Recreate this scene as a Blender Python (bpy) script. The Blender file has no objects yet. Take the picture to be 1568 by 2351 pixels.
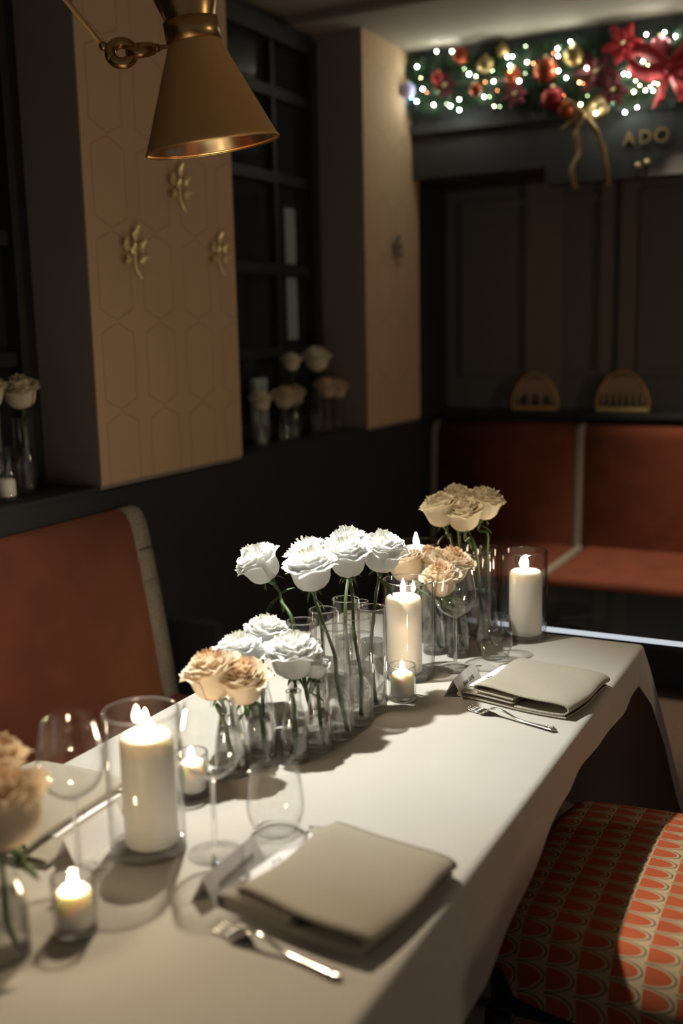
import bpy, math, random
from mathutils import Vector, Matrix
PI = math.pi
S = bpy.context.scene
COL = S.collection

# ------------------------------------------------------------------ camera
cam_d = bpy.data.cameras.new('camera')
cam = bpy.data.objects.new('camera', cam_d)
COL.objects.link(cam)
S.camera = cam
RX = Vector((0.88759926, 0.46011583, -0.02147032))
RY = Vector((0.06157305, -0.16471495, -0.98441746))
RZ = Vector((-0.45648254, 0.87244622, -0.17453161))
M = Matrix((( RX[0], -RY[0], -RZ[0], 0), (RX[1], -RY[1], -RZ[1], 0), (RX[2], -RY[2], -RZ[2], 1.47), (0, 0, 0, 1)))
cam.matrix_world = M
cam_d.sensor_fit = 'HORIZONTAL'
cam_d.sensor_width = 24.0
cam_d.lens = 2410.0 / 1568.0 * 24.0
cam_d.clip_start = 0.05
cam_d.dof.use_dof = True
cam_d.dof.focus_distance = 2.06
cam_d.dof.aperture_fstop = 1.7

# ------------------------------------------------------------------ world, exposure, sampling
w = bpy.data.worlds.new('world')
S.world = w
w.use_nodes = True
bg = w.node_tree.nodes['Background']
bg.inputs['Color'].default_value = (1.0, 0.92, 0.86, 1)
bg.inputs['Strength'].default_value = 0.06
S.view_settings.view_transform = 'Standard'
S.view_settings.look = 'None'
S.view_settings.exposure = 0.0
S.view_settings.gamma = 1.0
S.view_settings.use_curve_mapping = False
cy = S.cycles
cy.max_bounces = 14
cy.transmission_bounces = 12
cy.transparent_max_bounces = 64
cy.diffuse_bounces = 4
cy.glossy_bounces = 6
cy.sample_clamp_indirect = 4.0
cy.caustics_reflective = False
cy.caustics_refractive = False
cy.blur_glossy = 0.5
cy.use_denoising = True
try:
    cy.denoiser = 'OPENIMAGEDENOISE'
except Exception:
    pass
cy.use_light_tree = True

# ------------------------------------------------------------------ the lights of the room
LAMP_C = Vector((-1.115, 1.660, 1.794))            # centre of the brass shade's rim
LAMP_AX = Vector((0.094, 0.122, -1.0)).normalized()


def light(name, kind, loc, energy, color, radius=0.02, size=None, blend=0.5, aim=None):
    d = bpy.data.lights.new(name, kind)
    d.energy = energy
    d.color = color
    if kind == 'SPOT':
        d.spot_size = math.radians(size)
        d.spot_blend = blend
    d.shadow_soft_size = radius
    o = bpy.data.objects.new(name, d)
    o.location = loc
    if aim is not None:
        o.rotation_euler = Vector(aim).to_track_quat('-Z', 'Y').to_euler()
    COL.objects.link(o)
    return o


P0 = LAMP_C - LAMP_AX * 0.055
light('lamp_beam', 'SPOT', P0, 50, (0.70, 0.89, 1.0), 0.016, 72, 0.7, (0.16, 0.0, -1))
light('lamp_glow', 'SPOT', P0, 68, (1.0, 0.79, 0.54), 0.016, 134, 1.0, (.10, -.26, -1))
# recessed downlight over the far bench
light('bench_downlight', 'SPOT', (-0.80, 4.07, 2.595), 150, (1.0, 0.76, 0.52), 0.03, 54, 0.8, (0.08, 0.08, -1))

# a warm lamp standing in the open room to the right, well outside the picture
light('room_lamp', 'POINT', (2.1, 2.9, 1.55), 30, (1.0, 0.74, 0.47), 0.10)

# ------------------------------------------------------------------ materials


def mat(name, base=(.5, .5, .5), rough=.6, metal=0., **k):
    m = bpy.data.materials.new(name)
    m.use_nodes = True
    b = m.node_tree.nodes['Principled BSDF']
    b.inputs['Base Color'].default_value = (*base, 1)
    b.inputs['Roughness'].default_value = rough
    b.inputs['Metallic'].default_value = metal
    for kk, v in k.items():
        b.inputs[kk].default_value = v
    return m


def N(m, t, **k):
    n = m.node_tree.nodes.new(t)
    for kk, v in k.items():
        setattr(n, kk, v)
    return n


def L(m, a, b):
    m.node_tree.links.new(a, b)


def bsdf(m):
    return m.node_tree.nodes['Principled BSDF']


def math_node(m, op, a, b=None, c=None):
    n = N(m, 'ShaderNodeMath', operation=op)
    for i, x in enumerate((a, b, c)):
        if x is None:
            continue
        if isinstance(x, (int, float)):
            n.inputs[i].default_value = x
        else:
            L(m, x, n.inputs[i])
    return n.outputs[0]


def noise_color(m, c1, c2, scale=8, detail=3, coord='Object'):
    tc = N(m, 'ShaderNodeTexCoord')
    nz = N(m, 'ShaderNodeTexNoise')
    nz.inputs['Scale'].default_value = scale
    nz.inputs['Detail'].default_value = detail
    L(m, tc.outputs[coord], nz.inputs['Vector'])
    r = N(m, 'ShaderNodeValToRGB')
    r.color_ramp.elements[0].position = .35
    r.color_ramp.elements[1].position = .68
    r.color_ramp.elements[0].color = (*c1, 1)
    r.color_ramp.elements[1].color = (*c2, 1)
    L(m, nz.outputs[0], r.inputs[0])
    L(m, r.outputs[0], bsdf(m).inputs['Base Color'])
    return tc


def weave_bump(m, scale, strength, dist=.0006):
    tc = N(m, 'ShaderNodeTexCoord')
    mp = N(m, 'ShaderNodeMapping')
    mp.inputs['Rotation'].default_value = (0, 0, .7)
    L(m, tc.outputs['Object'], mp.inputs['Vector'])
    w1 = N(m, 'ShaderNodeTexWave', bands_direction='X')
    w1.inputs['Scale'].default_value = scale
    w1.inputs['Distortion'].default_value = 1.2
    w1.inputs['Detail Scale'].default_value = 20
    w2 = N(m, 'ShaderNodeTexWave', bands_direction='Y')
    w2.inputs['Scale'].default_value = scale * .8
    w2.inputs['Distortion'].default_value = 1.2
    L(m, mp.outputs[0], w1.inputs['Vector'])
    L(m, mp.outputs[0], w2.inputs['Vector'])
    s = math_node(m, 'ADD', w1.outputs['Fac'], w2.outputs['Fac'])
    b = N(m, 'ShaderNodeBump')
    b.inputs['Strength'].default_value = strength
    b.inputs['Distance'].default_value = dist
    L(m, s, b.inputs['Height'])
    L(m, b.outputs[0], bsdf(m).inputs['Normal'])


MT = {}
m = MT['cloth'] = mat('linen_cloth', (.66, .60, .48), .92)
bsdf(m).inputs['Sheen Weight'].default_value = .15
noise_color(m, (.49, .475, .438), (.525, .508, .470), 5)
weave_bump(m, 140, .5, .0008)
m = MT['napkin'] = mat('napkin_linen', (.58, .54, .45), .95)
weave_bump(m, 170, .9, .0012)
MT['card'] = mat('card_paper', (.86, .86, .88), .8)
MT['ink'] = mat('ink', (.03, .03, .03), .7)
m = MT['velvet'] = mat('rust_velvet', (.2, .06, .03), .85)
bsdf(m).inputs['Sheen Weight'].default_value = .12
bsdf(m).inputs['Sheen Tint'].default_value = (1, .4, .2, 1)
noise_color(m, (.095, .022, .014), (.135, .032, .018), 9, 6)
m = MT['velvet_far'] = mat('rust_velvet_smooth', (.15, .045, .03), .85)  # same rust velvet, colour lightened in place of light on the far bench
noise_color(m, (.135, .036, .018), (.19, .048, .021), 9, 6)
m = MT['band'] = mat('woven_trim', (.26, .24, .20), .95)
noise_color(m, (.20, .18, .15), (.34, .32, .28), 160, 2)
MT['black_wood'] = mat('black_wood', (.032, .036, .042), .6)
MT['black_panel'] = mat('black_panel', (.15, .158, .166), .7)  # dark wood made lighter to replace lamp light missing on the back wall
MT['bulkhead_paint'] = mat('bulkhead_paint', (.045, .047, .05), .7)
MT['black_wood'].node_tree.nodes['Principled BSDF'].inputs['Specular IOR Level'].default_value = .25
MT['ebony'] = mat('ebony_paint', (.018, .019, .022), .6)
MT['dark_brown'] = mat('dark_brown_panel', (.27, .23, .21), .7)
MT['brown_band'] = mat('brown_wood_band', (.20, .175, .155), .6)
MT['pane'] = mat('dark_window_glass', (.025, .03, .034), .04, 0, **{'IOR': 1.5})
MT['outside'] = mat('pale_blind', (.34, .38, .42), .8)  # even pale grey of the strips on the window panes
MT['ceiling'] = mat('ceiling_paint', (.44, .40, .33), .85)
m = MT['floor'] = mat('carpet', (.30, .22, .18), .95)
noise_color(m, (.085, .06, .05), (.13, .095, .08), 60, 4)
MT['steel'] = mat('polished_steel', (.62, .60, .57), .18, 1)
MT['brass'] = mat('aged_brass', (.62, .40, .17), .30, 1)
m = MT['brass_dark'] = mat('brushed_dark_brass', (.92, .58, .24), .55, .5)
MT['brass_in'] = mat('polished_brass_inside', (.90, .66, .38), .22, 1)
MT['gold_leaf'] = mat('gold_leaf_metal', (1.0, .85, .45), .30, .45)
MT['stem'] = mat('rose_stem', (.055, .10, .030), .5)
MT['leaf'] = mat('rose_leaf', (.060, .12, .035), .5)
MT['cable'] = mat('green_cable', (.02, .04, .02), .6)


def petal(name, c, c2):
    m = bpy.data.materials.new(name)
    m.use_nodes = True
    nt = m.node_tree
    nt.nodes.clear()
    out = N(m, 'ShaderNodeOutputMaterial')
    d = N(m, 'ShaderNodeBsdfDiffuse')
    t = N(m, 'ShaderNodeBsdfTranslucent')
    mx = N(m, 'ShaderNodeMixShader')
    mx.inputs[0].default_value = .38
    tc = N(m, 'ShaderNodeTexCoord')
    sp = N(m, 'ShaderNodeSeparateXYZ')
    L(m, tc.outputs['Object'], sp.inputs[0])
    rr = math_node(m, 'SQRT', math_node(m, 'ADD', math_node(m, 'POWER', sp.outputs[0], 2.0), math_node(m, 'POWER', sp.outputs[1], 2.0)))
    r = N(m, 'ShaderNodeValToRGB')
    r.color_ramp.elements[0].position = 0.0
    r.color_ramp.elements[0].color = (*c2, 1)
    r.color_ramp.elements[1].position = .75
    r.color_ramp.elements[1].color = (*c, 1)
    L(m, math_node(m, 'MULTIPLY', rr, 25.0), r.inputs[0])
    L(m, r.outputs[0], d.inputs[0])
    L(m, r.outputs[0], t.inputs[0])
    L(m, d.outputs[0], mx.inputs[1])
    L(m, t.outputs[0], mx.inputs[2])
    L(m, mx.outputs[0], out.inputs[0])
    return m


MT['petal_white'] = petal('white_petals', (.93, .94, .93), (.92, .91, .85))
MT['petal_cream'] = petal('cream_petals', (.96, .91, .77), (.93, .84, .64))
MT['petal_peach'] = petal('peach_petals', (.90, .80, .65), (.86, .58, .32))


def thin_glass(name, tint=(.992, .994, .992), edge=(.22, .20, .17), ior=1.45, rough=.0):
    m = bpy.data.materials.new(name)
    m.use_nodes = True
    nt = m.node_tree
    nt.nodes.clear()
    out = N(m, 'ShaderNodeOutputMaterial')
    tr = N(m, 'ShaderNodeBsdfTransparent')
    gl = N(m, 'ShaderNodeBsdfGlossy')
    gl.inputs['Roughness'].default_value = rough
    gl.inputs['Color'].default_value = (1, 1, 1, 1)
    fr = N(m, 'ShaderNodeFresnel')
    gm = N(m, 'ShaderNodeNewGeometry')
    L(m, math_node(m, 'MULTIPLY_ADD', gm.outputs['Backfacing'], 1 / ior - ior, ior), fr.inputs['IOR'])
    lw = N(m, 'ShaderNodeLayerWeight')
    lw.inputs['Blend'].default_value = .5
    f3 = math_node(m, 'POWER', lw.outputs['Facing'], 5.0)
    mc = N(m, 'ShaderNodeMix', data_type='RGBA')
    L(m, f3, mc.inputs[0])
    mc.inputs[6].default_value = (*tint, 1)
    mc.inputs[7].default_value = (*edge, 1)
    L(m, mc.outputs[2], tr.inputs[0])
    mx = N(m, 'ShaderNodeMixShader')
    L(m, fr.outputs[0], mx.inputs[0])
    L(m, tr.outputs[0], mx.inputs[1])
    L(m, gl.outputs[0], mx.inputs[2])
    L(m, mx.outputs[0], out.inputs[0])
    return m


MT['glass'] = thin_glass('clear_glass')


def real_glass(name, ior, col=(1, 1, 1)):
    m = bpy.data.materials.new(name)
    m.use_nodes = True
    nt = m.node_tree
    nt.nodes.clear()
    out = N(m, 'ShaderNodeOutputMaterial')
    g = N(m, 'ShaderNodeBsdfGlass')
    g.inputs['IOR'].default_value = ior
    g.inputs['Roughness'].default_value = 0
    g.inputs['Color'].default_value = (*col, 1)
    L(m, g.outputs[0], out.inputs[0])
    return m




def part_clear(m, k=.45):
    g = [n for n in m.node_tree.nodes if n.type == 'BSDF_GLASS'][0]
    out = [n for n in m.node_tree.nodes if n.type == 'OUTPUT_MATERIAL'][0]
    tr = N(m, 'ShaderNodeBsdfTransparent')
    tr.inputs[0].default_value = (.99, .995, .99, 1)
    mx = N(m, 'ShaderNodeMixShader')
    mx.inputs[0].default_value = k
    L(m, g.outputs[0], mx.inputs[1])
    L(m, tr.outputs[0], mx.inputs[2])
    L(m, mx.outputs[0], out.inputs[0])
    return m


MT['water'] = part_clear(real_glass('water', 1.30, (1, 1, 1)), .40)
MT['thick_glass'] = part_clear(real_glass('thick_glass_base', 1.48, (1, 1, 1)), .50)
m = MT['wax'] = mat('candle_wax', (.95, .91, .84), .45)
bsdf(m).inputs['Subsurface Weight'].default_value = .6
bsdf(m).inputs['Subsurface Radius'].default_value = (1.0, .84, .62)
bsdf(m).inputs['Subsurface Scale'].default_value = .012


def emit(name, c, s):
    m = bpy.data.materials.new(name)
    m.use_nodes = True
    nt = m.node_tree
    nt.nodes.clear()
    out = N(m, 'ShaderNodeOutputMaterial')
    e = N(m, 'ShaderNodeEmission')
    e.inputs[0].default_value = (*c, 1)
    e.inputs[1].default_value = s
    L(m, e.outputs[0], out.inputs[0])
    return m


MT['flame'] = emit('candle_flame', (1.0, .76, .48), 260)
MT['lamp_bulb'] = emit('lamp_bulb', (1.0, .85, .62), 22)
MT['downlight'] = emit('downlight_lens', (1.0, .9, .7), 14)
MT['led'] = emit('lit_glass_edge', (.74, .80, .86), .78)  # emission stands in for the bright glint along the glass edge
for k, c, s in (('w', (.95, 1.0, .84), 270), ('g', (.55, .75, .40), 40), ('y', (1, .85, .45), 80), ('o', (1, .32, .12), 50), ('b', (.12, .38, 1), 150)):
    MT['fairy_' + k] = emit('fairy_' + k, c, s)


def wallpaper():
    m = mat('hexagon_wallpaper', (.42, .29, .18), .8)
    tc = N(m, 'ShaderNodeTexCoord')
    sp = N(m, 'ShaderNodeSeparateXYZ')
    L(m, tc.outputs['Object'], sp.inputs[0])
    W_, H_ = .193, .246
    u = math_node(m, 'FRACT', math_node(m, 'DIVIDE', math_node(m, 'ADD', sp.outputs[1], 10.1235), W_))
    v = math_node(m, 'FRACT', math_node(m, 'DIVIDE', math_node(m, 'ADD', sp.outputs[2], 10.066), H_))
    x = math_node(m, 'MULTIPLY', math_node(m, 'ABSOLUTE', math_node(m, 'SUBTRACT', u, .5)), W_)
    z = math_node(m, 'MULTIPLY', math_node(m, 'ABSOLUTE', math_node(m, 'SUBTRACT', v, .5)), H_)
    d1 = math_node(m, 'SUBTRACT', x, .068)
    d2 = math_node(m, 'MULTIPLY', math_node(m, 'SUBTRACT', math_node(m, 'ADD', z, math_node(m, 'MULTIPLY', x, .42)), .119), .92)
    d = math_node(m, 'ABSOLUTE', math_node(m, 'MAXIMUM', d1, d2))
    line = math_node(m, 'SUBTRACT', 1.0, math_node(m, 'SMOOTH_MIN', math_node(m, 'DIVIDE', d, .0042), 1.0, .1))
    dash = math_node(m, 'GREATER_THAN', math_node(m, 'SINE', math_node(m, 'MULTIPLY', math_node(m, 'ADD', sp.outputs[2], sp.outputs[1]), 620.0)), -.35)
    fac = math_node(m, 'MULTIPLY', line, math_node(m, 'ADD', math_node(m, 'MULTIPLY', dash, .5), .3))
    nz = N(m, 'ShaderNodeTexNoise')
    nz.inputs['Scale'].default_value = 350
    L(m, tc.outputs['Object'], nz.inputs['Vector'])
    base = N(m, 'ShaderNodeMix', data_type='RGBA')
    L(m, nz.outputs[0], base.inputs[0])
    base.inputs[6].default_value = (.54, .375, .235, 1)
    base.inputs[7].default_value = (.70, .49, .31, 1)
    mx = N(m, 'ShaderNodeMix', data_type='RGBA')
    L(m, fac, mx.inputs[0])
    L(m, base.outputs[2], mx.inputs[6])
    mx.inputs[7].default_value = (.32, .215, .14, 1)
    L(m, mx.outputs[2], bsdf(m).inputs['Base Color'])
    return m


MT['wallpaper'] = wallpaper()


def scallop():
    m = mat('scallop_fabric', (.4, .2, .1), .9)
    tc = N(m, 'ShaderNodeTexCoord')
    sp = N(m, 'ShaderNodeSeparateXYZ')
    L(m, tc.outputs['UV'], sp.inputs[0])
    u = math_node(m, 'FRACT', math_node(m, 'DIVIDE', sp.outputs[0], .050))
    v = math_node(m, 'MULTIPLY', math_node(m, 'SUBTRACT', math_node(m, 'FRACT', math_node(m, 'DIVIDE', sp.outputs[1], .038)), .5), 2.0)
    nz = N(m, 'ShaderNodeTexNoise')
    nz.inputs['Scale'].default_value = 14
    L(m, tc.outputs['UV'], nz.inputs['Vector'])
    orange = N(m, 'ShaderNodeMix', data_type='RGBA')
    L(m, nz.outputs[0], orange.inputs[0])
    orange.inputs[6].default_value = (.38, .060, .020, 1)
    orange.inputs[7].default_value = (.50, .115, .032, 1)
    uu = math_node(m, 'POWER', u, 2.2)
    e = math_node(m, 'ADD', uu, math_node(m, 'MULTIPLY', v, v))          # 1 at the outline
    inner = math_node(m, 'LESS_THAN', math_node(m, 'ADD', math_node(m, 'MULTIPLY', uu, 1.40), math_node(m, 'MULTIPLY', math_node(m, 'MULTIPLY', v, v), 1.5)), 1.0)
    inner = math_node(m, 'MULTIPLY', inner, math_node(m, 'GREATER_THAN', u, .06))
    outl = math_node(m, 'LESS_THAN', math_node(m, 'ABSOLUTE', math_node(m, 'SUBTRACT', e, .97)), .065)
    a = N(m, 'ShaderNodeMix', data_type='RGBA')
    L(m, inner, a.inputs[0])
    a.inputs[6].default_value = (.50, .36, .20, 1)
    L(m, orange.outputs[2], a.inputs[7])
    b = N(m, 'ShaderNodeMix', data_type='RGBA')
    L(m, outl, b.inputs[0])
    L(m, a.outputs[2], b.inputs[6])
    b.inputs[7].default_value = (.06, .05, .035, 1)
    L(m, b.outputs[2], bsdf(m).inputs['Base Color'])
    return m


MT['scallop'] = scallop()
m = MT['fir'] = mat('fir_needles', (.022, .055, .022), .7)
noise_color(m, (.014, .036, .016), (.035, .095, .035), 12)
MT['red'] = mat('red_velvet_ribbon', (.36, .010, .022), .6)
MT['red_dark'] = mat('red_poinsettia', (.10, .006, .010), .7)
MT['ball_orange'] = mat('orange_ball', (.36, .07, .025), .38, .6)
MT['ball_gold'] = mat('gold_ball', (.36, .26, .11), .4, .8)
MT['ball_red'] = mat('red_ball', (.30, .02, .025), .4, .5)
MT['ball_pink'] = mat('pink_ball', (.60, .16, .20), .4, .4)
MT['ball_violet'] = mat('violet_ball', (.42, .42, .80), .5, .2)
MT['gold_ribbon'] = mat('gold_ribbon', (.45, .31, .15), .5, .5)
MT['sill_box'] = mat('pale_box', (.40, .46, .48), .7)
MT['shell'] = mat('ivory_shell', (.42, .32, .24), .5)

# ------------------------------------------------------------------ mesh helpers


class MB:
    def __init__(s):
        s.v, s.f, s.uv = [], [], None

    def add(s, vs, fs):
        o = len(s.v)
        s.v += [tuple(x) for x in vs]
        s.f += [tuple(i + o for i in f) for f in fs]
        return s

    def box(s, a, b):
        (x0, y0, z0), (x1, y1, z1) = a, b
        return s.add([(x0, y0, z0), (x1, y0, z0), (x1, y1, z0), (x0, y1, z0), (x0, y0, z1), (x1, y0, z1), (x1, y1, z1), (x0, y1, z1)],
                     [(0, 3, 2, 1), (4, 5, 6, 7), (0, 1, 5, 4), (1, 2, 6, 5), (2, 3, 7, 6), (3, 0, 4, 7)])

    def lathe(s, prof, n=40, M_=None, closed=False):
        vs, fs, rings = [], [], []
        for r, z in prof:
            if r < 1e-6:
                rings.append([len(vs)])
                vs.append(Vector((0, 0, z)))
            else:
                rings.append(list(range(len(vs), len(vs) + n)))
                vs += [Vector((r * math.cos(2 * PI * i / n), r * math.sin(2 * PI * i / n), z)) for i in range(n)]
        pairs = list(zip(rings, rings[1:]))
        if closed:
            pairs.append((rings[-1], rings[0]))
        for a, b in pairs:
            for i in range(n):
                j = (i + 1) % n
                if len(a) == 1 and len(b) == 1:
                    continue
                if len(a) == 1:
                    fs.append((a[0], b[j], b[i]))
                elif len(b) == 1:
                    fs.append((a[i], a[j], b[0]))
                else:
                    fs.append((a[i], a[j], b[j], b[i]))
        if M_ is not None:
            vs = [M_ @ v for v in vs]
        return s.add(vs, fs)

    def tube(s, pts, r, n=8, flat=1.0):
        pts = [Vector(p) for p in pts]
        rs = r if isinstance(r, (list, tuple)) else [r] * len(pts)
        vs, fs = [], []
        up = None
        for i, p in enumerate(pts):
            t = (pts[min(i + 1, len(pts) - 1)] - pts[max(i - 1, 0)]).normalized()
            if up is None:
                up = Vector((0, 0, 1)) if abs(t.z) < .9 else Vector((1, 0, 0))
            a = t.cross(up).normalized()
            b = a.cross(t).normalized()
            up = b
            vs += [p + (a * math.cos(2 * PI * k / n) + b * math.sin(2 * PI * k / n) * flat) * rs[i] for k in range(n)]
        for i in range(len(pts) - 1):
            for k in range(n):
                j = (k + 1) % n
                fs.append((i * n + k, i * n + j, (i + 1) * n + j, (i + 1) * n + k))
        fs.append(tuple(range(n))[::-1])
        fs.append(tuple((len(pts) - 1) * n + k for k in range(n)))
        return s.add(vs, fs)

    def grid(s, fn, nu, nv):
        vs = [fn(i / nu, j / nv) for j in range(nv + 1) for i in range(nu + 1)]
        fs = [(j * (nu + 1) + i, j * (nu + 1) + i + 1, (j + 1) * (nu + 1) + i + 1, (j + 1) * (nu + 1) + i) for j in range(nv) for i in range(nu)]
        return s.add(vs, fs)

    def ball(s, c, r, n=16, m=10, sz=1.0):
        c = Vector(c)
        return s.lathe([(r * math.sin(PI * k / m) if 0 < k < m else 0, -r * sz * math.cos(PI * k / m)) for k in range(m + 1)], n, Matrix.Translation(c))

    def mesh(s, name, material, smooth=True):
        me = bpy.data.meshes.new(name)
        me.from_pydata(s.v, [], s.f)
        me.materials.append(material)
        if smooth:
            me.polygons.foreach_set('use_smooth', [True] * len(me.polygons))
        me.update()
        return me

    def build(s, name, material, parent=None, smooth=True, loc=None):
        return put(name, s.mesh(name, material, smooth), parent, loc)


def put(name, me, parent=None, loc=None, rot=None):
    o = bpy.data.objects.new(name, me)
    COL.objects.link(o)
    if parent:
        o.parent = parent
    if loc is not None:
        o.location = loc
    if rot is not None:
        o.rotation_euler = rot
    return o


def smooth_pts(pts, k=6):
    P = [Vector(p) for p in pts]
    P = [P[0] * 2 - P[1]] + P + [P[-1] * 2 - P[-2]]
    out = []
    for i in range(1, len(P) - 2):
        for j in range(k):
            t = j / k
            a, b, c, d = P[i - 1], P[i], P[i + 1], P[i + 2]
            out.append(.5 * ((2 * b) + (c - a) * t + (2 * a - 5 * b + 4 * c - d) * t * t + (3 * b - a - 3 * c + d) * t ** 3))
    out.append(P[-2])
    return out


def bevel(o, w_, seg=2):
    md = o.modifiers.new('bevel', 'BEVEL')
    md.width = w_
    md.segments = seg
    md.limit_method = 'ANGLE'
    return o


def tag(o, label, cat, group=None):
    o['label'] = label
    o['category'] = cat
    if group:
        o['group'] = group
    return o


def thing(name, label, cat, loc, group=None, rotz=0):
    o = bpy.data.objects.new(name, None)
    o.empty_display_size = .05
    COL.objects.link(o)
    o.location = loc
    o.rotation_euler = (0, 0, rotz)
    return tag(o, label, cat, group)


def struct(name, mb, material, smooth=False):
    o = mb.build(name, material, None, smooth)
    o['kind'] = 'structure'
    return o


# ------------------------------------------------------------------ the room
CZ = 2.605
struct('floor', MB().box((-2.6, -1.0, -.05), (1.6, 5.0, 0)), MT['floor'])
b = MB().box((-2.6, -.2, CZ + .03), (1.6, 3.72, CZ + .12)).box((-2.6, 3.72, CZ), (1.6, 5.0, CZ + .12))
ceil_ = struct('ceiling', b, MT['ceiling'])
b = MB().box((-2.5, 3.70, CZ + .004), (1.6, 3.728, CZ + .028))
struct('trim_1', b, MT['dark_brown'])
# back wall: dark panelling
b = MB().box((-2.6, 4.86, 0), (1.6, 5.0, 2.62))
for x0 in (-1.86, -1.02, -.18, .66):          # raised panel mouldings
    for (a, c) in (((x0, 1.22), (x0 + .70, 1.25)), ((x0, 2.0), (x0 + .70, 2.03)), ((x0, 1.25), (x0 + .03, 2.0)), ((x0 + .67, 1.25), (x0 + .70, 2.0))):
        b.box((a[0], 4.845, a[1]), (c[0], 4.865, c[1]))
struct('wall_back', b, MT['black_panel'])
b = MB().box((-1.535, 4.835, 1.10), (-1.37, 4.862, 2.12)).box((-1.19, 4.835, 1.22), (-1.135, 4.862, 2.12)).box((-1.10, 4.835, 1.22), (-1.03, 4.862, 2.12))
struct('trim_2', b, MT['brown_band'])
# the ledge above the far bench
b = MB().box((-1.93, 4.74, 1.035), (1.6, 4.86, 1.062))
struct('trim_3', b, MT['black_wood'])
# bulkhead that carries the garland and the letters
b = MB().box((-1.93, 4.36, 2.09), (1.6, 4.86, CZ)).box((-1.93, 4.335, 2.27), (1.6, 4.37, 2.31))
struct('trim_4', b, MT['bulkhead_paint'])
b = MB().box((-1.3, 4.345, 2.02), (1.6, 4.45, 2.09))
struct('trim_5', b, MT['bulkhead_paint'])

# left wall: wainscot, dark window wall, ledge
b = MB().box((-2.6, -1.0, 0), (-1.903, 4.43, 1.035)).box((-2.6, 4.43, 0), (-1.98, 5.0, 1.035)).box((-2.6, -1.0, 1.035), (-2.16, 4.43, 2.64)).box((-2.6, 4.43, 1.035), (-1.94, 5.0, 2.64))
struct('wall_left', b, MT['black_wood'])
b = MB().box((-2.16, -1.0, 1.035), (-1.905, 2.219, 1.05)).box((-2.16, 2.93, 1.035), (-1.905, 3.885, 1.05))
struct('trim_6', b, MT['black_wood'])
for i, (y0, y1) in enumerate(((2.219, 2.93), (3.885, 4.43))):
    struct('trim_%d' % (7 + i), MB().box((-1.904, y0 + .001, 1.052), (-1.90, y1 - .001, CZ + .03)), MT['wallpaper'])
    struct('trim_%d' % (9 + i), MB().box((-2.16, y0, 1.04), (-1.904, y1, CZ + .035)), MT['dark_brown'])


def window(n, y0, y1, bars, hb):
    z0, z1 = 1.06, 2.58
    f = MB()
    fx0, fx1 = -2.16, -2.10
    f.box((fx0, y0, z0), (fx1, y0 + .06, z1)).box((fx0, y1 - .06, z0), (fx1, y1, z1))
    f.box((fx0, y0 + .06, z0), (fx1, y1 - .06, z0 + .06)).box((fx0, y0 + .06, z1 - .06), (fx1, y1 - .06, z1))
    o = thing('window_%d' % n, 'dark framed window', 'window', (0, 0, 0))
    del o['label']
    del o['category']
    o['kind'] = 'structure'
    f.build('window_frame', MT['ebony'], o, False)
    g = MB()
    for y in bars:
        g.box((-2.135, y - .014, z0 + .05), (-2.118, y + .014, z1 - .05))
    for z in hb:
        g.box((-2.136, y0 + .05, z - .02), (-2.117, y1 - .05, z + .02))
    g.build('muntin', MT['ebony'], o, False)
    MB().box((-2.150, y0 + .05, z0 + .05), (-2.143, y1 - .05, z1 - .05)).build('pane', MT['pane'], o, False)
    return o


W1_ = window(1, 2.93, 3.885, (3.25, 3.57), (1.375, 1.69, 2.03, 2.34))
W0_ = window(2, .6, 2.219, (1.0, 1.4, 1.8), (1.40, 1.72, 2.05, 2.34))
b = MB().box((-2.1425, 3.665, 1.42), (-2.139, 3.745, 1.665)).box((-2.1425, 3.665, 1.715), (-2.139, 3.745, 1.93))  # pale grey strips laid flat on the pane
b.build('blind_slat', MT['outside'], W1_, False)
MB().box((-2.1425, 1.99, 1.06 + .05), (-2.139, 2.10, 1.66)).build('blind_slat', MT['outside'], W0_, False)

# ------------------------------------------------------------------ benches


def left_bench():
    t = thing('banquette', 'rust velvet banquette along the left wall behind the dressed table', 'banquette', (-1.9, 1.2, 0), 'rust velvet banquettes')
    prof = [(-1.90, .40), (-1.765, .42), (-1.762, .50), (-1.80, .75), (-1.828, .90), (-1.840, .945), (-1.856, .972), (-1.880, .982), (-1.90, .978)]
    pr = smooth_pts([(x + 1.9, 0, z) for x, z in prof], 4)

    def slab(y0, y1, grow, nm, mt, caps=True):
        b = MB()
        n = len(pr)
        P = [Vector((p.x + grow, 0, p.z + grow * .6)) for p in pr]
        vs = [(p.x, y0, p.z) for p in P] + [(p.x, y1, p.z) for p in P]
        fs = [(i, i + 1, n + i + 1, n + i) for i in range(n - 1)] + [tuple(range(n))[::-1], tuple(range(n, 2 * n))]
        b.add(vs, fs)
        return b.build(nm, mt, t, True)
    slab(-.95, 1.055, 0, 'backrest', MT['velvet'])
    o = slab(1.055, 1.115, .006, 'trim_band', MT['band'])
    o['label'] = 'grey brown woven end band'
    for z in (.60, .69, .78, .87):
        xx = .105 - (z - .5) * .16 + .037
        MB().box((xx - .02, 1.057, z), (xx + .004, 1.118, z + .004)).build('stitch', MT['black_wood'], t, False)
    st = MB().box((.0, -.95, .32), (.58, 1.13, .452)).build('seat', MT['velvet'], t, True)
    bevel(st, .035, 4)
    MB().box((.02, -.95, .0), (.52, 1.12, .32)).build('plinth', MT['black_wood'], t, False)
    return t


left_bench()
b = MB().box((-1.90, 2.38, .30), (-1.66, 2.42, .64))
tag(b.build('bench_arm', MT['ebony'], None, False), 'small dark wooden arm panel beyond the end of the left banquette', 'panel')


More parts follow.
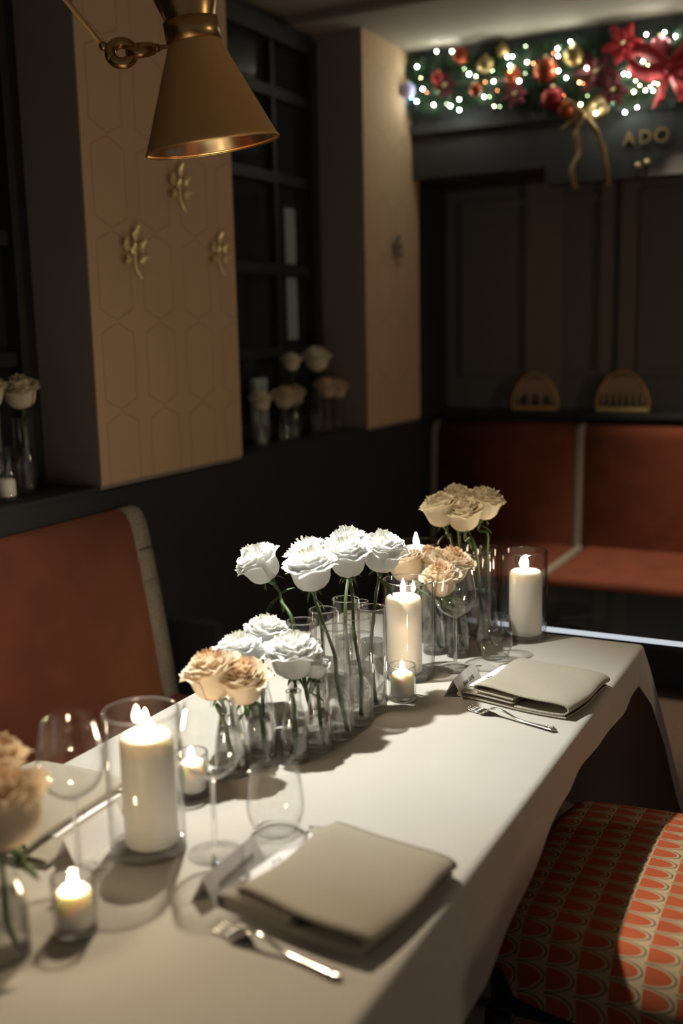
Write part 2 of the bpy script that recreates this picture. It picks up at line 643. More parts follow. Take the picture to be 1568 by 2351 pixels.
def back_bench():
    t = thing('banquette', 'rust velvet banquette along the back wall under the garland', 'banquette', (-.2, 4.8, 0), 'rust velvet banquettes')
    prof = [(0, .40), (-.10, .42), (-.105, .50), (-.095, .75), (-.085, .93), (-.075, .975), (-.05, 1.0), (-.02, 1.008), (0, 1.0)]
    pr = smooth_pts([(0, y, z) for y, z in prof], 4)
    n = len(pr)

    def slab(x0, x1, grow, nm, mt):
        P = [(p.y - grow, p.z + grow * .6) for p in pr]
        vs = [(x0, y, z) for y, z in P] + [(x1, y, z) for y, z in P]
        fs = [(i, n + i, n + i + 1, i + 1) for i in range(n - 1)] + [tuple(range(n)), tuple(range(n, 2 * n))[::-1]]
        return MB().add(vs, fs).build(nm, mt, t, True)
    slab(-1.735, -1.062, 0, 'backrest', MT['velvet_far'])
    slab(-1.018, 1.3, 0, 'backrest', MT['velvet_far'])
    slab(-1.775, -1.735, .003, 'trim_band', MT['band'])
    slab(-1.062, -1.018, .003, 'trim_band', MT['band'])
    for x0, x1, mt, nm, g in ((-1.698, -1.045, 'velvet_far', 'seat', 0), (-1.005, 1.3, 'velvet_far', 'seat', 0), (-1.045, -1.005, 'band', 'seat_band', .003)):
        o = MB().box((x0, -.74 - g, .30), (x1, -.08, .452 + g)).build(nm, MT[mt], t, True)
        bevel(o, .03 if g == 0 else .02, 4)
    MB().box((-1.698, -.66, 0), (1.3, -.02, .30)).build('plinth', MT['black_wood'], t, False)
    return t


back_bench()

# ------------------------------------------------------------------ objects on the far ledge


def arch_dome(x, scale, label, bright):
    t = thing('arched_dome', label, 'ornament', (x, 4.80, 1.062), 'arched domes on the far ledge')
    R_ = .118 * scale
    H_ = .168 * scale
    pts = [(R_ * math.cos(a), 0, .012 + H_ * math.sin(a)) for a in [PI * k / 20 for k in range(21)]]
    MB().tube(pts, .005, 8).build('arch_frame', MT['brass_dark'], t)
    r = MB().box((-R_, -.014, 0), (R_, .014, .017)).build('base_bar', MT['gold_leaf'] if bright else MT['brass_dark'], t, False)
    bevel(r, .004)
    k = .86
    fan = MB()
    n = 20
    vs = [(0, 0, .075 * scale)] + [(k * R_ * math.cos(PI * i / n), 0, .075 * scale + (H_ * k - .06 * scale) * math.sin(PI * i / n)) for i in range(n + 1)]
    vs2 = [(x_, .008, z_) for x_, y_, z_ in vs]
    fan.add(vs + vs2, [(0, i + 1, i) for i in range(1, n + 1)] + [(n + 2, n + 2 + i, n + 3 + i) for i in range(1, n + 1)] + [(i, i + 1, n + 3 + i, n + 2 + i) for i in range(1, n + 1)])
    fan.build('fan_panel', MT['shell'], t, False)
    for i in range(-3, 4):
        if bright or i % 2:
            MB().tube([(i * R_ * .26, .002, .017), (i * R_ * .24, .002, .085 * scale)], [.006, .010], 8).build('spindle', MT['shell'], t)
    MB().ball((.04 * scale, -.012, H_ * .98), .009, 10, 6).build('knob', MT['steel'], t)
    return t


arch_dome(-1.068, 1.0, 'brighter arched dome with brass base bar standing on the far ledge, right of the pair', True)
arch_dome(-1.475, .93, 'dimmer arched dome standing on the far ledge, left of the pair', False)

# ------------------------------------------------------------------ gold leaf hooks on the pillars


def leaf_mesh(b, base, d, length, width, nrm, curl=.2):
    base, d, nrm = Vector(base), Vector(d).normalized(), Vector(nrm).normalized()
    side = d.cross(nrm).normalized()

    def fn(u, v):
        wv = width * math.sin(PI * min(1, v * .93 + .05)) ** .8
        lobe = 1 + .18 * math.sin(v * 16)
        s_ = (u - .5) * 2
        return base + d * (length * v) + side * (s_ * wv * .5 * lobe) + nrm * (curl * length * (v * v) - .25 * wv * s_ * s_ + .12 * wv)
    b.grid(fn, 4, 8)
    o = len(b.v)
    return b


def leaf_hook(y, z, label, s=1.0, mt='gold_leaf', flip=1):
    t = thing('leaf_hook', label, 'wall ornament', (-1.90, y, z), 'gold leaf sprig ornaments')
    nrm = (1, 0, 0)
    b = MB()
    for (dy, dz, ang, ln) in ((0.005, .030, 85, .040), (-.026, .005, 118, .036), (.024, .004, 60, .034), (-.020, -.026, 150, .028), (.018, -.026, 30, .034), (-.002, -.004, 95, .028)):
        a = math.radians(ang)
        leaf_mesh(b, (.016, flip * dy * s, dz * s), (0.08, flip * math.cos(a), math.sin(a)), ln * s, .026 * s, nrm)
        leaf_mesh(b, (.013, flip * dy * s, dz * s), (0.08, flip * math.cos(a), math.sin(a)), ln * s, .026 * s, nrm)
    b.build('leaves', MT[mt], t)
    MB().tube(smooth_pts([(.016, 0, .03 * s), (.014, -.001, -.02 * s), (.012, flip * .006 * s, -.045 * s), (.016, flip * .022 * s, -.068 * s)]), [.0030 * s] * 19, 8).build('stalk', MT[mt], t)
    for c_ in ((.022, flip * -.034 * s, -.022 * s), (.030, flip * .012 * s, .004 * s)):
        MB().ball(c_, .0055 * s, 10, 8).build('berry', MT[mt], t)
    MB().tube([(0, 0, 0), (.016, 0, 0)], .004, 8).build('fixing_pin', MT[mt], t)
    return t


leaf_hook(2.628, 1.880, 'gold leaf sprig on the near wallpapered pillar, topmost, just under the lamp', 1.0)
leaf_hook(2.402, 1.683, 'gold leaf sprig on the near wallpapered pillar, lower left one', 1.05)
leaf_hook(2.822, 1.700, 'gold leaf sprig on the near wallpapered pillar, lower right one', .95)
leaf_hook(4.165, 1.779, 'dark leaf sprig alone on the far wallpapered pillar', .95, 'brown_band')  # brown instead of gold, the dim light is put into the colour

# ------------------------------------------------------------------ the dressed table
TX0, TX1, TY0, TY1 = -1.209, -.452, .15, 2.325


def table():
    t = thing('dining_table', 'long table hidden under the beige linen cloth', 'table', ((TX0 + TX1) / 2, 1.24, 0))
    hx, hy = (TX1 - TX0) / 2 - .012, (TY1 - TY0) / 2 - .012
    bevel(MB().box((-hx, -hy, .70), (hx, hy, .744)).build('tabletop', MT['black_wood'], t, False), .01)
    for sy in (-.7, .7):
        MB().lathe([(0, 0), (.20, 0), (.20, .015), (.04, .03), (.035, .69), (.12, .70), (0, .70)], 24, Matrix.Translation((0, sy, 0))).build('pedestal', MT['black_wood'], t)


table()


def cloth():
    # perimeter, clockwise seen from above, with outward normals; a soft edge, then the drop
    rad = .012
    per = []

    def seg(p, q, n, k):
        for i in range(k):
            a = i / k
            per.append((p[0] + (q[0] - p[0]) * a, p[1] + (q[1] - p[1]) * a, n))
    c = .014
    seg((TX1, TY0 + c), (TX1, TY1 - c), (1, 0), 110)
    for i in range(8):
        a = PI / 2 * i / 8
        per.append((TX1 - c + c * math.cos(a), TY1 - c + c * math.sin(a), (math.cos(a), math.sin(a))))
    seg((TX1 - c, TY1), (TX0 + c, TY1), (0, 1), 50)
    for i in range(8):
        a = PI / 2 * i / 8
        per.append((TX0 + c - c * math.sin(a), TY1 - c + c * math.cos(a), (-math.sin(a), math.cos(a))))
    seg((TX0, TY1 - c), (TX0, TY0 + c), (-1, 0), 110)
    seg((TX0 + c, TY0), (TX1 - c, TY0), (0, -1), 50)
    n = len(per)
    b = MB()
    rings = []
    rows = 16
    for i, (x, y, nn) in enumerate(per):
        nx, ny = nn
        if nx > .99:                      # right-hand side: a short drop, longer towards the viewer
            near = max(0., min(1., (1.66 - y) / .42))
            dcorner = max(0, 1 - (TY1 - y) / .07)
            near = near * near * (3 - 2 * near)
            drop = .075 + .115 * near + .38 * dcorner ** 1.5
            flare = .004 + .10 * dcorner
            fold = .004 * math.sin(y * 13) + .002 * math.sin(y * 31)
        elif ny > .5 or (nx > .05 and ny > .05):
            dc = max(0, 1 - (TX1 - x) / .25)
            drop = .42 + .06 * dc
            flare = .02 + .09 * dc
            fold = .014 * math.sin(x * 26 + .6)
        elif nx < -.3:
            dc = max(0, 1 - (TY1 - y) / .13)
            drop = .13 + .3 * dc
            flare = .02 + .05 * dc
            fold = .006 * math.sin(y * 23)
        else:
            drop, flare, fold = .3, .03, .008 * math.sin(x * 30)
        ring = []
        for k in range(rows + 1):
            if k <= 4:
                a = PI / 2 * k / 4
                off = -rad + rad * math.sin(a)
                z = .7515 - rad + rad * math.cos(a)
            else:
                tt = (k - 4) / (rows - 4)
                off = flare * tt ** .9 + fold * tt
                z = .7515 - rad - (drop - rad) * tt
            ring.append(len(b.v))
            b.v.append((x + nx * off, y + ny * off, z))
        rings.append(ring)
    for i in range(n):
        j = (i + 1) % n
        for k in range(rows):
            b.f.append((rings[i][k], rings[i][k + 1], rings[j][k + 1], rings[j][k]))
    b.f.append(tuple(r[0] for r in rings))
    me = b.mesh('tablecloth', MT['cloth'], True)
    me.polygons[len(me.polygons) - 1].use_smooth = False
    o = put('tablecloth', me)
    tag(o, 'beige woven linen cloth spread over the long table', 'tablecloth')
    return o


cloth()
TZ = .7515

# a second table standing beyond: dark top with a glass edge whose glint is emission
t = thing('side_table', 'dark table beyond the dressed one with a bright glass edge', 'table', (-.30, 2.60, 0))
MB().box((-.62, -.215, .722), (.75, .16, .7385)).build('tabletop', MT['black_wood'], t, False)
o = MB().box((-.62, -.2275, .7395), (.75, .16, .7515)).build('glass_top', MT['pane'], t, False)
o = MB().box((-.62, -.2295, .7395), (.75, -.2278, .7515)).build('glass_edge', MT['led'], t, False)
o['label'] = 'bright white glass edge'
MB().lathe([(0, 0), (.18, 0), (.18, .015), (.035, .03), (.03, .70), (.10, .715), (0, .715)], 24, Matrix.Translation((-.5, 0, 0))).build('pedestal', MT['black_wood'], t)

# ------------------------------------------------------------------ dining chair with scallop fabric


def chair():
    t = thing('dining_chair', 'upholstered dining chair in orange scallop fabric pushed under the table', 'chair', (-.27, 1.745, 0))
    nx, ny = 36, 36
    hw, hd = .30, .293
    b = MB()
    uv = []

    def P(u, v):
        a, c_ = (u - .5) * 2, (v - .5) * 2
        # square-to-rounded mapping
        x = a * math.sqrt(1 - c_ * c_ * .28) * hw
        y = c_ * math.sqrt(1 - a * a * .28) * hd
        m_ = max(abs(a), abs(c_))
        z = .536 - .018 * m_ ** 2 - .055 * max(0, (m_ - .80) / .20) ** 2.2
        return (x, y, z)
    vs = [P(i / nx, j / ny) for j in range(ny + 1) for i in range(nx + 1)]
    fs = [(j * (nx + 1) + i, j * (nx + 1) + i + 1, (j + 1) * (nx + 1) + i + 1, (j + 1) * (nx + 1) + i) for j in range(ny) for i in range(nx)]
    b.add(vs, fs)
    # skirt
    border = [i for i in range(nx + 1)] + [j * (nx + 1) + nx for j in range(1, ny + 1)] + [ny * (nx + 1) + i for i in range(nx - 1, -1, -1)] + [j * (nx + 1) for j in range(ny - 1, 0, -1)]
    o1 = len(b.v)
    for k in border:
        x, y, z = b.v[k]
        b.v.append((x * 1.01, y * 1.01, z - .02))
    for k in border:
        x, y, z = b.v[k]
        b.v.append((x * .99, y * .99, z - .07))
    nb = len(border)
    for i in range(nb):
        j = (i + 1) % nb
        b.f.append((border[j], border[i], o1 + i, o1 + j))
        b.f.append((o1 + j, o1 + i, o1 + nb + i, o1 + nb + j))
    b.f.append(tuple(o1 + nb + i for i in range(nb)))
    me = b.mesh('seat', MT['scallop'])
    uvl = me.uv_layers.new(name='UVMap')
    for lp in me.loops:
        x, y, z = me.vertices[lp.vertex_index].co
        uvl.data[lp.index].uv = (x + .006 + 1.0, y + 1.0 + (z - .536) * (-.7 if y > 0 else .7))
    put('seat', me, t)
    # barrel back
    bb = MB()
    nU, nV = 30, 12
    pts = []
    for side, rr in ((0, .0), (1, .045)):
        for j in range(nV + 1):
            for i in range(nU + 1):
                a = math.radians(-52 + 104 * i / nU)
                R_ = .31 + rr
                h = .36 + .48 * (j / nV) - .06 * abs(i / nU - .5) * 2 * (j / nV)
                pts.append((-.02 + R_ * math.cos(a) + .05 * (j / nV), R_ * 1.02 * math.sin(a), h))
    q = (nU + 1) * (nV + 1)
    fs = []
    for j in range(nV):
        for i in range(nU):
            a0 = j * (nU + 1) + i
            fs.append((a0, a0 + 1, a0 + nU + 2, a0 + nU + 1))
            fs.append((q + a0, q + a0 + nU + 1, q + a0 + nU + 2, q + a0 + 1))
    for i in range(nU):
        fs.append((i, q + i, q + i + 1, i + 1))
        c0 = nV * (nU + 1) + i
        fs.append((c0, c0 + 1, q + c0 + 1, q + c0))
    for j in range(nV):
        fs.append((j * (nU + 1), (j + 1) * (nU + 1), q + (j + 1) * (nU + 1), q + j * (nU + 1)))
        c0 = j * (nU + 1) + nU
        fs.append((c0, q + c0, q + c0 + nU + 1, c0 + nU + 1))
    me = bb.add(pts, fs).mesh('backrest', MT['scallop'])
    uvl = me.uv_layers.new(name='UVMap')
    for lp in me.loops:
        x, y, z = me.vertices[lp.vertex_index].co
        uvl.data[lp.index].uv = (z, math.atan2(y, x + .02) * .31 + 1)
    put('backrest', me, t)
    MB().box((-.25, -.26, .36), (.25, .26, .435)).build('seat_frame', MT['black_wood'], t, False)
    for sx in (-1, 1):
        for sy in (-1, 1):
            MB().tube([(sx * .24, sy * .25, .35), (sx * .27, sy * .27, 0)], [.022, .013], 10).build('leg', MT['black_wood'], t)


chair()

# ------------------------------------------------------------------ glassware


def shell(prof_out, th, closed_bottom=True, n=44):
    """outer profile from the axis at the bottom up to the rim; returns the full inner + outer profile"""
    inner = []
    for k in range(len(prof_out) - 1, -1, -1):
        r, z = prof_out[k]
        if r <= th:
            inner.append((0, z + th))
            break
        inner.append((r - th, z if k > 1 else z + th))
    r0, z0 = prof_out[-1]
    full = prof_out + [(r0 - th * .5, z0 + th * .35)] + inner
    return full


def dense(pr, k=4):
    pts = smooth_pts([(r, 0, z) for r, z in pr], k)
    return [(max(0, p.x), p.z) for p in pts]


def cylinder_vase_parts(r, h, water, base=.012):
    wall = MB().lathe([(r, base * .3), (r, base), (r, h - .001), (r - .0006, h), (r - .0019, h), (r - .0025, h - .001), (r - .0025, base)], 48).mesh('glass_wall', MT['glass'])
    bs = MB().lathe([(0, 0), (r - .003, 0), (r - .0006, .002), (r - .0004, base - .001), (r - .004, base), (0, base)], 48).mesh('glass_base', MT['thick_glass'])
    wt = None
    if water:
        wt = MB().lathe([(0, base + .0008), (r - .0034, base + .0008), (r - .0034, water - .001), (r - .0050, water - .0016), (0, water - .0016)], 48).mesh('water', MT['water'])
    return wall, bs, wt


def bottle_parts(h, rb, rn, water, base=.008):
    out = dense([(rb * .97, .0), (rb, .012), (rb * .96, h * .38), (rb * .78, h * .60), (rn * 1.08, h * .82), (rn, h * .93), (rn * 1.06, h)], 5)
    out = [(r_, z_) for r_, z_ in out if z_ >= base * .4]
    inn = [(max(r_ - .0022, .001), z_) for r_, z_ in out if z_ > base][::-1]
    wall = MB().lathe(out + [(out[-1][0] - .001, h + .0008)] + inn, 40).mesh('glass_wall', MT['glass'])
    bs = MB().lathe([(0, 0), (rb * .9, 0), (rb * .965, .002), (rb * .97, base - .001), (rb * .9, base), (0, base)], 40).mesh('glass_base', MT['thick_glass'])
    wp = [(r_ - .0030, z_) for r_, z_ in out if base < z_ < water]
    wt = MB().lathe([(0, base + .0006)] + [(wp[0][0], base + .0006)] + wp + [(wp[-1][0] - .001, water), (0, water)], 40).mesh('water', MT['water'])
    return wall, bs, wt


def rim_mesh(r, z, th=.0013):
    return MB().lathe([(r - th + th * math.cos(a), z + th * math.sin(a)) for a in [2 * PI * i / 8 for i in range(9)]], 56).mesh('rim', MT['thick_glass'])


RIM_C, RIM_H, RIM_V = rim_mesh(.0268, .200), rim_mesh(.0535, .204, .0017), rim_mesh(.0268, .069, .0015)
RIM_B = {0: rim_mesh(.0133, .122), 1: rim_mesh(.0140, .132), 2: rim_mesh(.0154, .150)}


def place_vase(parts, loc, label, cat='vase', group=None, name='bud_vase'):
    t = thing(name, label, cat, loc, group)
    for nm, me in zip(('glass_wall', 'glass_base', 'water'), parts):
        if me:
            put(nm, me, t)
    return t


CYL = {w_: cylinder_vase_parts(.0268, .200, w_) for w_ in (.125, .112, .138, .105)}
BOT = {0: bottle_parts(.122, .0245, .0125, .066), 1: bottle_parts(.132, .0262, .0132, .078), 2: bottle_parts(.150, .0300, .0145, .080)}
vz = TZ + .0005
GM, GN, GF = 'slim cylinder vases in the middle cluster', 'small flask vases in the near cluster', 'glass vases at the far end'
CV = {
    'v1': ((-.832, 1.563), .112, 'slim glass cylinder of water, nearest one of the middle cluster', GM),
    'v2': ((-.829, 1.638), .112, 'slim glass cylinder just behind the nearest one of the middle cluster', GM),
    'v3': ((-.833, 1.705), .138, 'slim glass cylinder beside the small votive in front of the thick white candle', GM),
    'v4': ((-.909, 1.654), .105, 'slim glass cylinder in the left row, second from the near end', GM),
    'v5': ((-.906, 1.740), .125, 'slim glass cylinder farthest back in the left row of the middle cluster', GM),
    'v6': ((-.908, 1.572), .105, 'slim glass cylinder holding the leaning lone rose on the left', GM),
    'fa': ((-.815, 2.292), .125, 'slim far glass cylinder nearest the far right pillar candle, rear one', GF),
    'fb': ((-.880, 2.282), .125, 'slim far glass cylinder in the rear row, left of its neighbour', GF),
    'fc': ((-.808, 2.228), .112, 'slim far glass cylinder of water behind the wine glass', GF),
    'fd': ((-.868, 2.222), .112, 'slim far glass cylinder behind the peach roses', GF),
}
for k, ((x, y), wt, lab, g) in CV.items():
    put('rim', RIM_C, place_vase(CYL[wt], (x, y, vz), lab, 'vase', g, 'cylinder_vase'))
BV = {
    'b1': ((-.836, 1.497), 0, 'small flask vase, rightmost of the near cluster beside the cylinders', GN),
    'b2': ((-.850, 1.438), 0, 'small flask vase under the big white near rose', GN),
    'b3': ((-.895, 1.402), 1, 'small flask vase under the front peach rose', GN),
    'b5': ((-.918, 1.345), 1, 'small flask vase nearest the viewer in the near cluster', GN),
    'b6': ((-.960, 1.415), 0, 'small flask vase at the back left of the near cluster', GN),
    'b7': ((-.935, 1.475), 0, 'small flask vase at the rear of the near cluster', GN),
    'g1': ((-.862, 2.078), 1, 'small flask vase behind the far wine glass stem, left one', GF),
    'g3': ((-.806, 2.078), 1, 'small flask vase between far wine glass and tumbler', GF),
    'g2': ((-.925, 2.150), 1, 'small flask vase behind the thick white candle', GF),
    'g4': ((-.850, 2.150), 1, 'small flask vase in front of the far cylinders', GF),
    'k1': ((-.955, 1.905), 2, 'taller flask vase half hidden behind the middle roses', GM),
    'nl1': ((-.878, .812), 1, 'blurred flask vase at the near left edge, right one', 'blurred vases at the near left edge'),
    'nl2': ((-.942, .846), 1, 'blurred flask vase at the near left edge, rear one', 'blurred vases at the near left edge'),
    'nl3': ((-.905, .750), 1, 'blurred flask vase at the near left corner of the picture', 'blurred vases at the near left edge'),
}
for k, ((x, y), kind, lab, g) in BV.items():
    put('rim', RIM_B[kind], place_vase(BOT[kind], (x, y, vz), lab, 'vase', g, 'flask_vase'))

# ------------------------------------------------------------------ candles


def flame_mesh(h, r):
    return MB().lathe([(0, 0), (r * .55, h * .08), (r * .95, h * .25), (r, h * .38), (r * .8, h * .58), (r * .45, h * .80), (r * .15, h * .95), (0, h)], 14).mesh('flame', MT['flame'])


FLAME, FLAME_S = flame_mesh(.034, .0058), flame_mesh(.022, .0052)
WICK = MB().tube([(0, 0, -.006), (.0004, 0, .004), (.001, 0, .010)], .0009, 6).mesh('wick', MT['ink'])


def candle_mesh(r, h, melt=.004):
    pr = [(0, 0), (r - .002, 0), (r, .002), (r, h - .010), (r - .002, h - .003), (r - .007, h), (r * .6, h - melt * .4), (r * .25, h - melt), (0, h - melt)]
    return MB().lathe(pr, 48).mesh('wax', MT['wax'])


CW, CB, _ = cylinder_vase_parts(.0535, .204, None, .010)


def pillar(x, y, h, vlabel, clabel, lean=(0, 0)):
    put('rim', RIM_H, place_vase((CW, CB, None), (x, y, vz), vlabel, 'candle holder', 'glass cylinders around the pillar candles', 'hurricane_vase'))
    t = thing('pillar_candle', clabel, 'candle', (x + lean[0], y + lean[1], vz + .0108), 'burning pillar candles')
    put('wax', candle_mesh(.0375, h), t)
    put('wick', WICK, t, (0, 0, h - .004))
    put('flame', FLAME, t, (0, 0, h + .003))


pillar(-.885, 1.085, .158, 'near glass cylinder around the big blurred pillar candle', 'big blurred pillar candle burning at the near left of the table', (.002, .006))
pillar(-.850, 1.912, .160, 'glass cylinder around the pillar candle right of the middle roses', 'thick white pillar candle burning right of the middle roses', (-.010, -.004))
pillar(-.717, 2.262, .148, 'glass cylinder around the rightmost pillar candle at the far end', 'ivory pillar candle burning rightmost at the far end of the table', (.004, .003))
pillar(-.985, 2.268, .180, 'glass cylinder around the hidden candle behind the peach roses', 'white pillar candle burning behind the peach roses, mostly hidden', (-.002, 0))

VW, VB, _ = cylinder_vase_parts(.0268, .069, None, .008)
VC = candle_mesh(.0225, .046, .002)


def votive(x, y, vlabel, clabel):
    put('rim', RIM_V, place_vase((VW, VB, None), (x, y, vz), vlabel, 'candle holder', 'small votive glasses', 'votive_glass'))
    t = thing('votive_candle', clabel, 'candle', (x, y, vz + .0088), 'burning votive candles')
    put('wax', VC, t)
    put('wick', WICK, t, (0, 0, .044))
    put('flame', FLAME_S, t, (0, 0, .048))


votive(-.806, 1.780, 'small votive glass in front of the thick white candle', 'short votive candle burning in front of the thick white candle')
votive(-.932, 1.257, 'small votive glass right behind the big blurred candle', 'short votive candle burning beside the big blurred candle')
votive(-.840, .884, 'blurred small votive glass at the lower left, nearest the viewer', 'short votive candle burning nearest the viewer at lower left')

# ------------------------------------------------------------------ wine glasses and tumblers


def wine_parts():
    th = .0013
    out = dense([(.0045, .112), (.018, .116), (.036, .132), (.0435, .152), (.0435, .168), (.040, .190), (.0345, .220)], 5)
    inn = [(max(r_ - th, .0008), z_ + (.0022 if i < 6 else 0)) for i, (r_, z_) in enumerate(out)][::-1]
    bowl = MB().lathe(out + [(out[-1][0] - th * .5, .2206)] + inn + [(0, inn[-1][1])], 52).mesh('bowl', MT['glass'])
    st = MB().lathe([(.0052, .009)] + dense([(.0042, .014), (.0034, .05), (.0034, .09), (.0046, .109), (.0060, .1118)], 3) + [(0, .1122)], 20).mesh('stem', MT['thick_glass'])
    ft = MB().lathe([(0, 0), (.0375, 0), (.0385, .0008), (.0378, .0016), (.024, .0030), (.010, .0062), (.0052, .0085), (0, .0088)], 52).mesh('foot', MT['glass'])
    return bowl, st, ft


WP = wine_parts()


def wine(x, y, label):
    t = thing('wine_glass', label, 'wine glass', (x, y, vz), 'stemmed wine glasses')
    for nm, me in zip(('bowl', 'stem', 'foot'), WP):
        put(nm, me, t)


wine(-.779, 1.992, 'empty stemmed wine glass in front of the peach roses at the far end')
wine(-.793, 1.115, 'blurred stemmed wine glass between the big candle and the near name card')
wine(-.925, .985, 'blurred stemmed wine glass at the left, beside the big candle')


def tumbler_parts(h=.094):
    out = dense([(.024, .0), (.030, .006), (.0375, .026), (.0395, .042), (.0375, .066), (.0330, h)], 6)
    inn = [(r_ - .0014, z_) for r_, z_ in out if z_ > .007][::-1]
    wl = MB().lathe([(r_, z_) for r_, z_ in out if z_ >= .002] + [(out[-1][0] - .0007, h + .0006)] + inn, 52).mesh('glass_wall', MT['glass'])
    bs = MB().lathe([(0, .0), (.0236, .0), (.0275, .0035), (.0285, .006), (.020, .0068), (0, .0062)], 44).mesh('glass_base', MT['glass'])
    return wl, bs


TP = tumbler_parts()


def tumbler(x, y, label, sc=1.0):
    t = thing('tumbler', label, 'glass', (x, y, vz), 'stemless water tumblers')
    for nm, me in zip(('glass_wall', 'glass_base'), TP):
        put(nm, me, t)
    t.scale = (sc, sc, sc)


tumbler(-.728, 2.095, 'clear stemless tumbler beside the rightmost far candle')
tumbler(-.747, 1.203, 'blurred clear stemless tumbler behind the near folded napkin', 1.06)

# ------------------------------------------------------------------ roses


def rose_bloom(seed, mt, spread=1.0, npet=46):
    rnd = random.Random(seed)
    b = MB()
    for k in range(npet):
        t = k / (npet - 1)
        th0 = k * 2.39996 + rnd.uniform(-.25, .25)
        R_ = (.0035 + .0325 * t ** .75) * spread * rnd.uniform(.94, 1.05)
        H_ = (.078 - .020 * t ** 1.5) * rnd.uniform(.93, 1.06)
        aw = (1.30 - .45 * t) * rnd.uniform(.85, 1.12)
        ph, ph2 = rnd.uniform(0, 6.3), rnd.uniform(0, 6.3)
        curl = rnd.uniform(.5, 1.3) * (.45 + .55 * t)
        z0 = .002 * (1 - t)

        def fn(u, v, R_=R_, H_=H_, aw=aw, ph=ph, ph2=ph2, curl=curl, th0=th0, t=t, z0=z0):
            s_ = (u - .5) * 2
            wv = min(1.0, .25 + 1.25 * v ** .7)
            if v > .72:
                wv *= math.sqrt(max(0, 1 - ((v - .72) / .36) ** 2)) * .35 + .65
            a = th0 + s_ * aw * wv * (1 - .25 * v * (1 - t))
            if v < .5:
                fi = PI / 2 * (v / .5)
                r = R_ * .88 * math.sin(fi) ** .9
                z = z0 + H_ * .46 * (1 - math.cos(fi))
            else:
                r = R_ * (.88 - .10 * (v - .5) * (1 - t) + .30 * (v - .5) * t)
                z = z0 + H_ * (.46 + 1.08 * (v - .5))
            lip = max(0, (v - .72) / .28)
            r += (.0040 * t + .0070) * curl * lip ** 1.8 + .0022 * s_ * s_ * v * t
            z -= .0075 * curl * lip ** 2.2
            rf = v ** 3
            r += rf * (.0020 * math.sin(s_ * 5 + ph) + .0014 * math.sin(s_ * 11 + ph2))
            z += rf * (.0018 * math.sin(s_ * 6 + ph2) - .0045 * s_ * s_ + .0005 * math.sin(s_ * 13 + ph))
            return (r * math.cos(a), r * math.sin(a), z)
        b.grid(fn, 12, 9)
    return b.mesh('bloom', MT[mt])


BL = {
    'w': [rose_bloom(11, 'petal_white'), rose_bloom(12, 'petal_white', 1.06), rose_bloom(13, 'petal_white', .96)],
    'c': [rose_bloom(21, 'petal_cream', 1.05), rose_bloom(22, 'petal_cream')],
    'p': [rose_bloom(31, 'petal_peach', 1.08, 50), rose_bloom(32, 'petal_peach', 1.0, 50)],
}


def calyx():
    b = MB()
    b.lathe([(0, -.010), (.0034, -.009), (.0062, -.002), (.0085, .003), (.0060, .006), (0, .006)], 14)
    for k in range(5):
        a = 2 * PI * k / 5
        dwn = .6 + .5 * (k % 2)
        for off in (0, .0003):
            def fn(u, v, a=a, dwn=dwn, off=off):
                s_ = (u - .5) * 2
                wv = .0045 * (1 - v) ** .7
                r = .006 + .024 * v - .006 * v * v
                z = .001 + .004 * v - .020 * dwn * v * v + off
                return (r * math.cos(a) - wv * s_ * math.sin(a), r * math.sin(a) + wv * s_ * math.cos(a), z)
            b.grid(fn, 2, 6)
    return b.mesh('sepals', MT['leaf'])


CALYX = calyx()


def rose(center, tilt, kind, var, spin, path, label, group, leaf=None, s=1.0):
    """center: middle of the bloom; tilt: direction the bloom faces; path: the stem's points from bloom to foot"""
    s = s * 1.0
    up = Vector(tilt).normalized()
    base = Vector(center) - up * .034 * s
    t = thing('rose', label, 'rose', tuple(base), group)
    q = up.to_track_quat('Z', 'Y').to_matrix() @ Matrix.Rotation(spin, 3, 'Z')
    bl = put('bloom', BL[kind][var], t, None, q.to_euler())
    bl.scale = (s, s, s)
    put('sepals', CALYX, t, None, q.to_euler())
    P = [Vector((0, 0, 0)) - up * .002] + [-up * .028] + [Vector(p) - base for p in path]
    pts = smooth_pts(P, 7)
    n = len(pts)
    b = MB().tube(pts, [.0026 + .0010 * (i / n) + (.0009 if i % 9 == 4 else 0) for i in range(n)], 9)
    b.build('stem', MT['stem'], t)
    if leaf:
        for (fr, d, ln) in leaf:
            p = pts[int(fr * (n - 1))]
            lb = MB()
            d = Vector(d).normalized()
            side = d.cross(Vector((0, 0, 1))).normalized()
            nn = side.cross(d)
            for off in (0, .0004):
                def fn(u, v, p=p, d=d, nn=nn, side=side, ln=ln, off=off):
                    s_ = (u - .5) * 2
                    wv = ln * .17 * math.sin(PI * min(1, .06 + .94 * v)) ** .8 * (1 + .12 * math.sin(v * 25))
                    return p + d * ln * v + side * s_ * wv + nn * (off + .12 * ln * math.sin(PI * v) - .03 * s_ * s_ * ln)
                lb.grid(fn, 4, 10)
            lb.tube([p, p + d * ln * .9 + nn * ln * .04], [.0008, .0003], 5)
            lb.build('leaf', MT['leaf'], t)
    return t


def vpt(key, f, dx=0, dy=0):
    """a point inside a vase at height f"""
    d = CV.get(key) or BV.get(key)
    return (d[0][0] + dx, d[0][1] + dy, TZ + f)


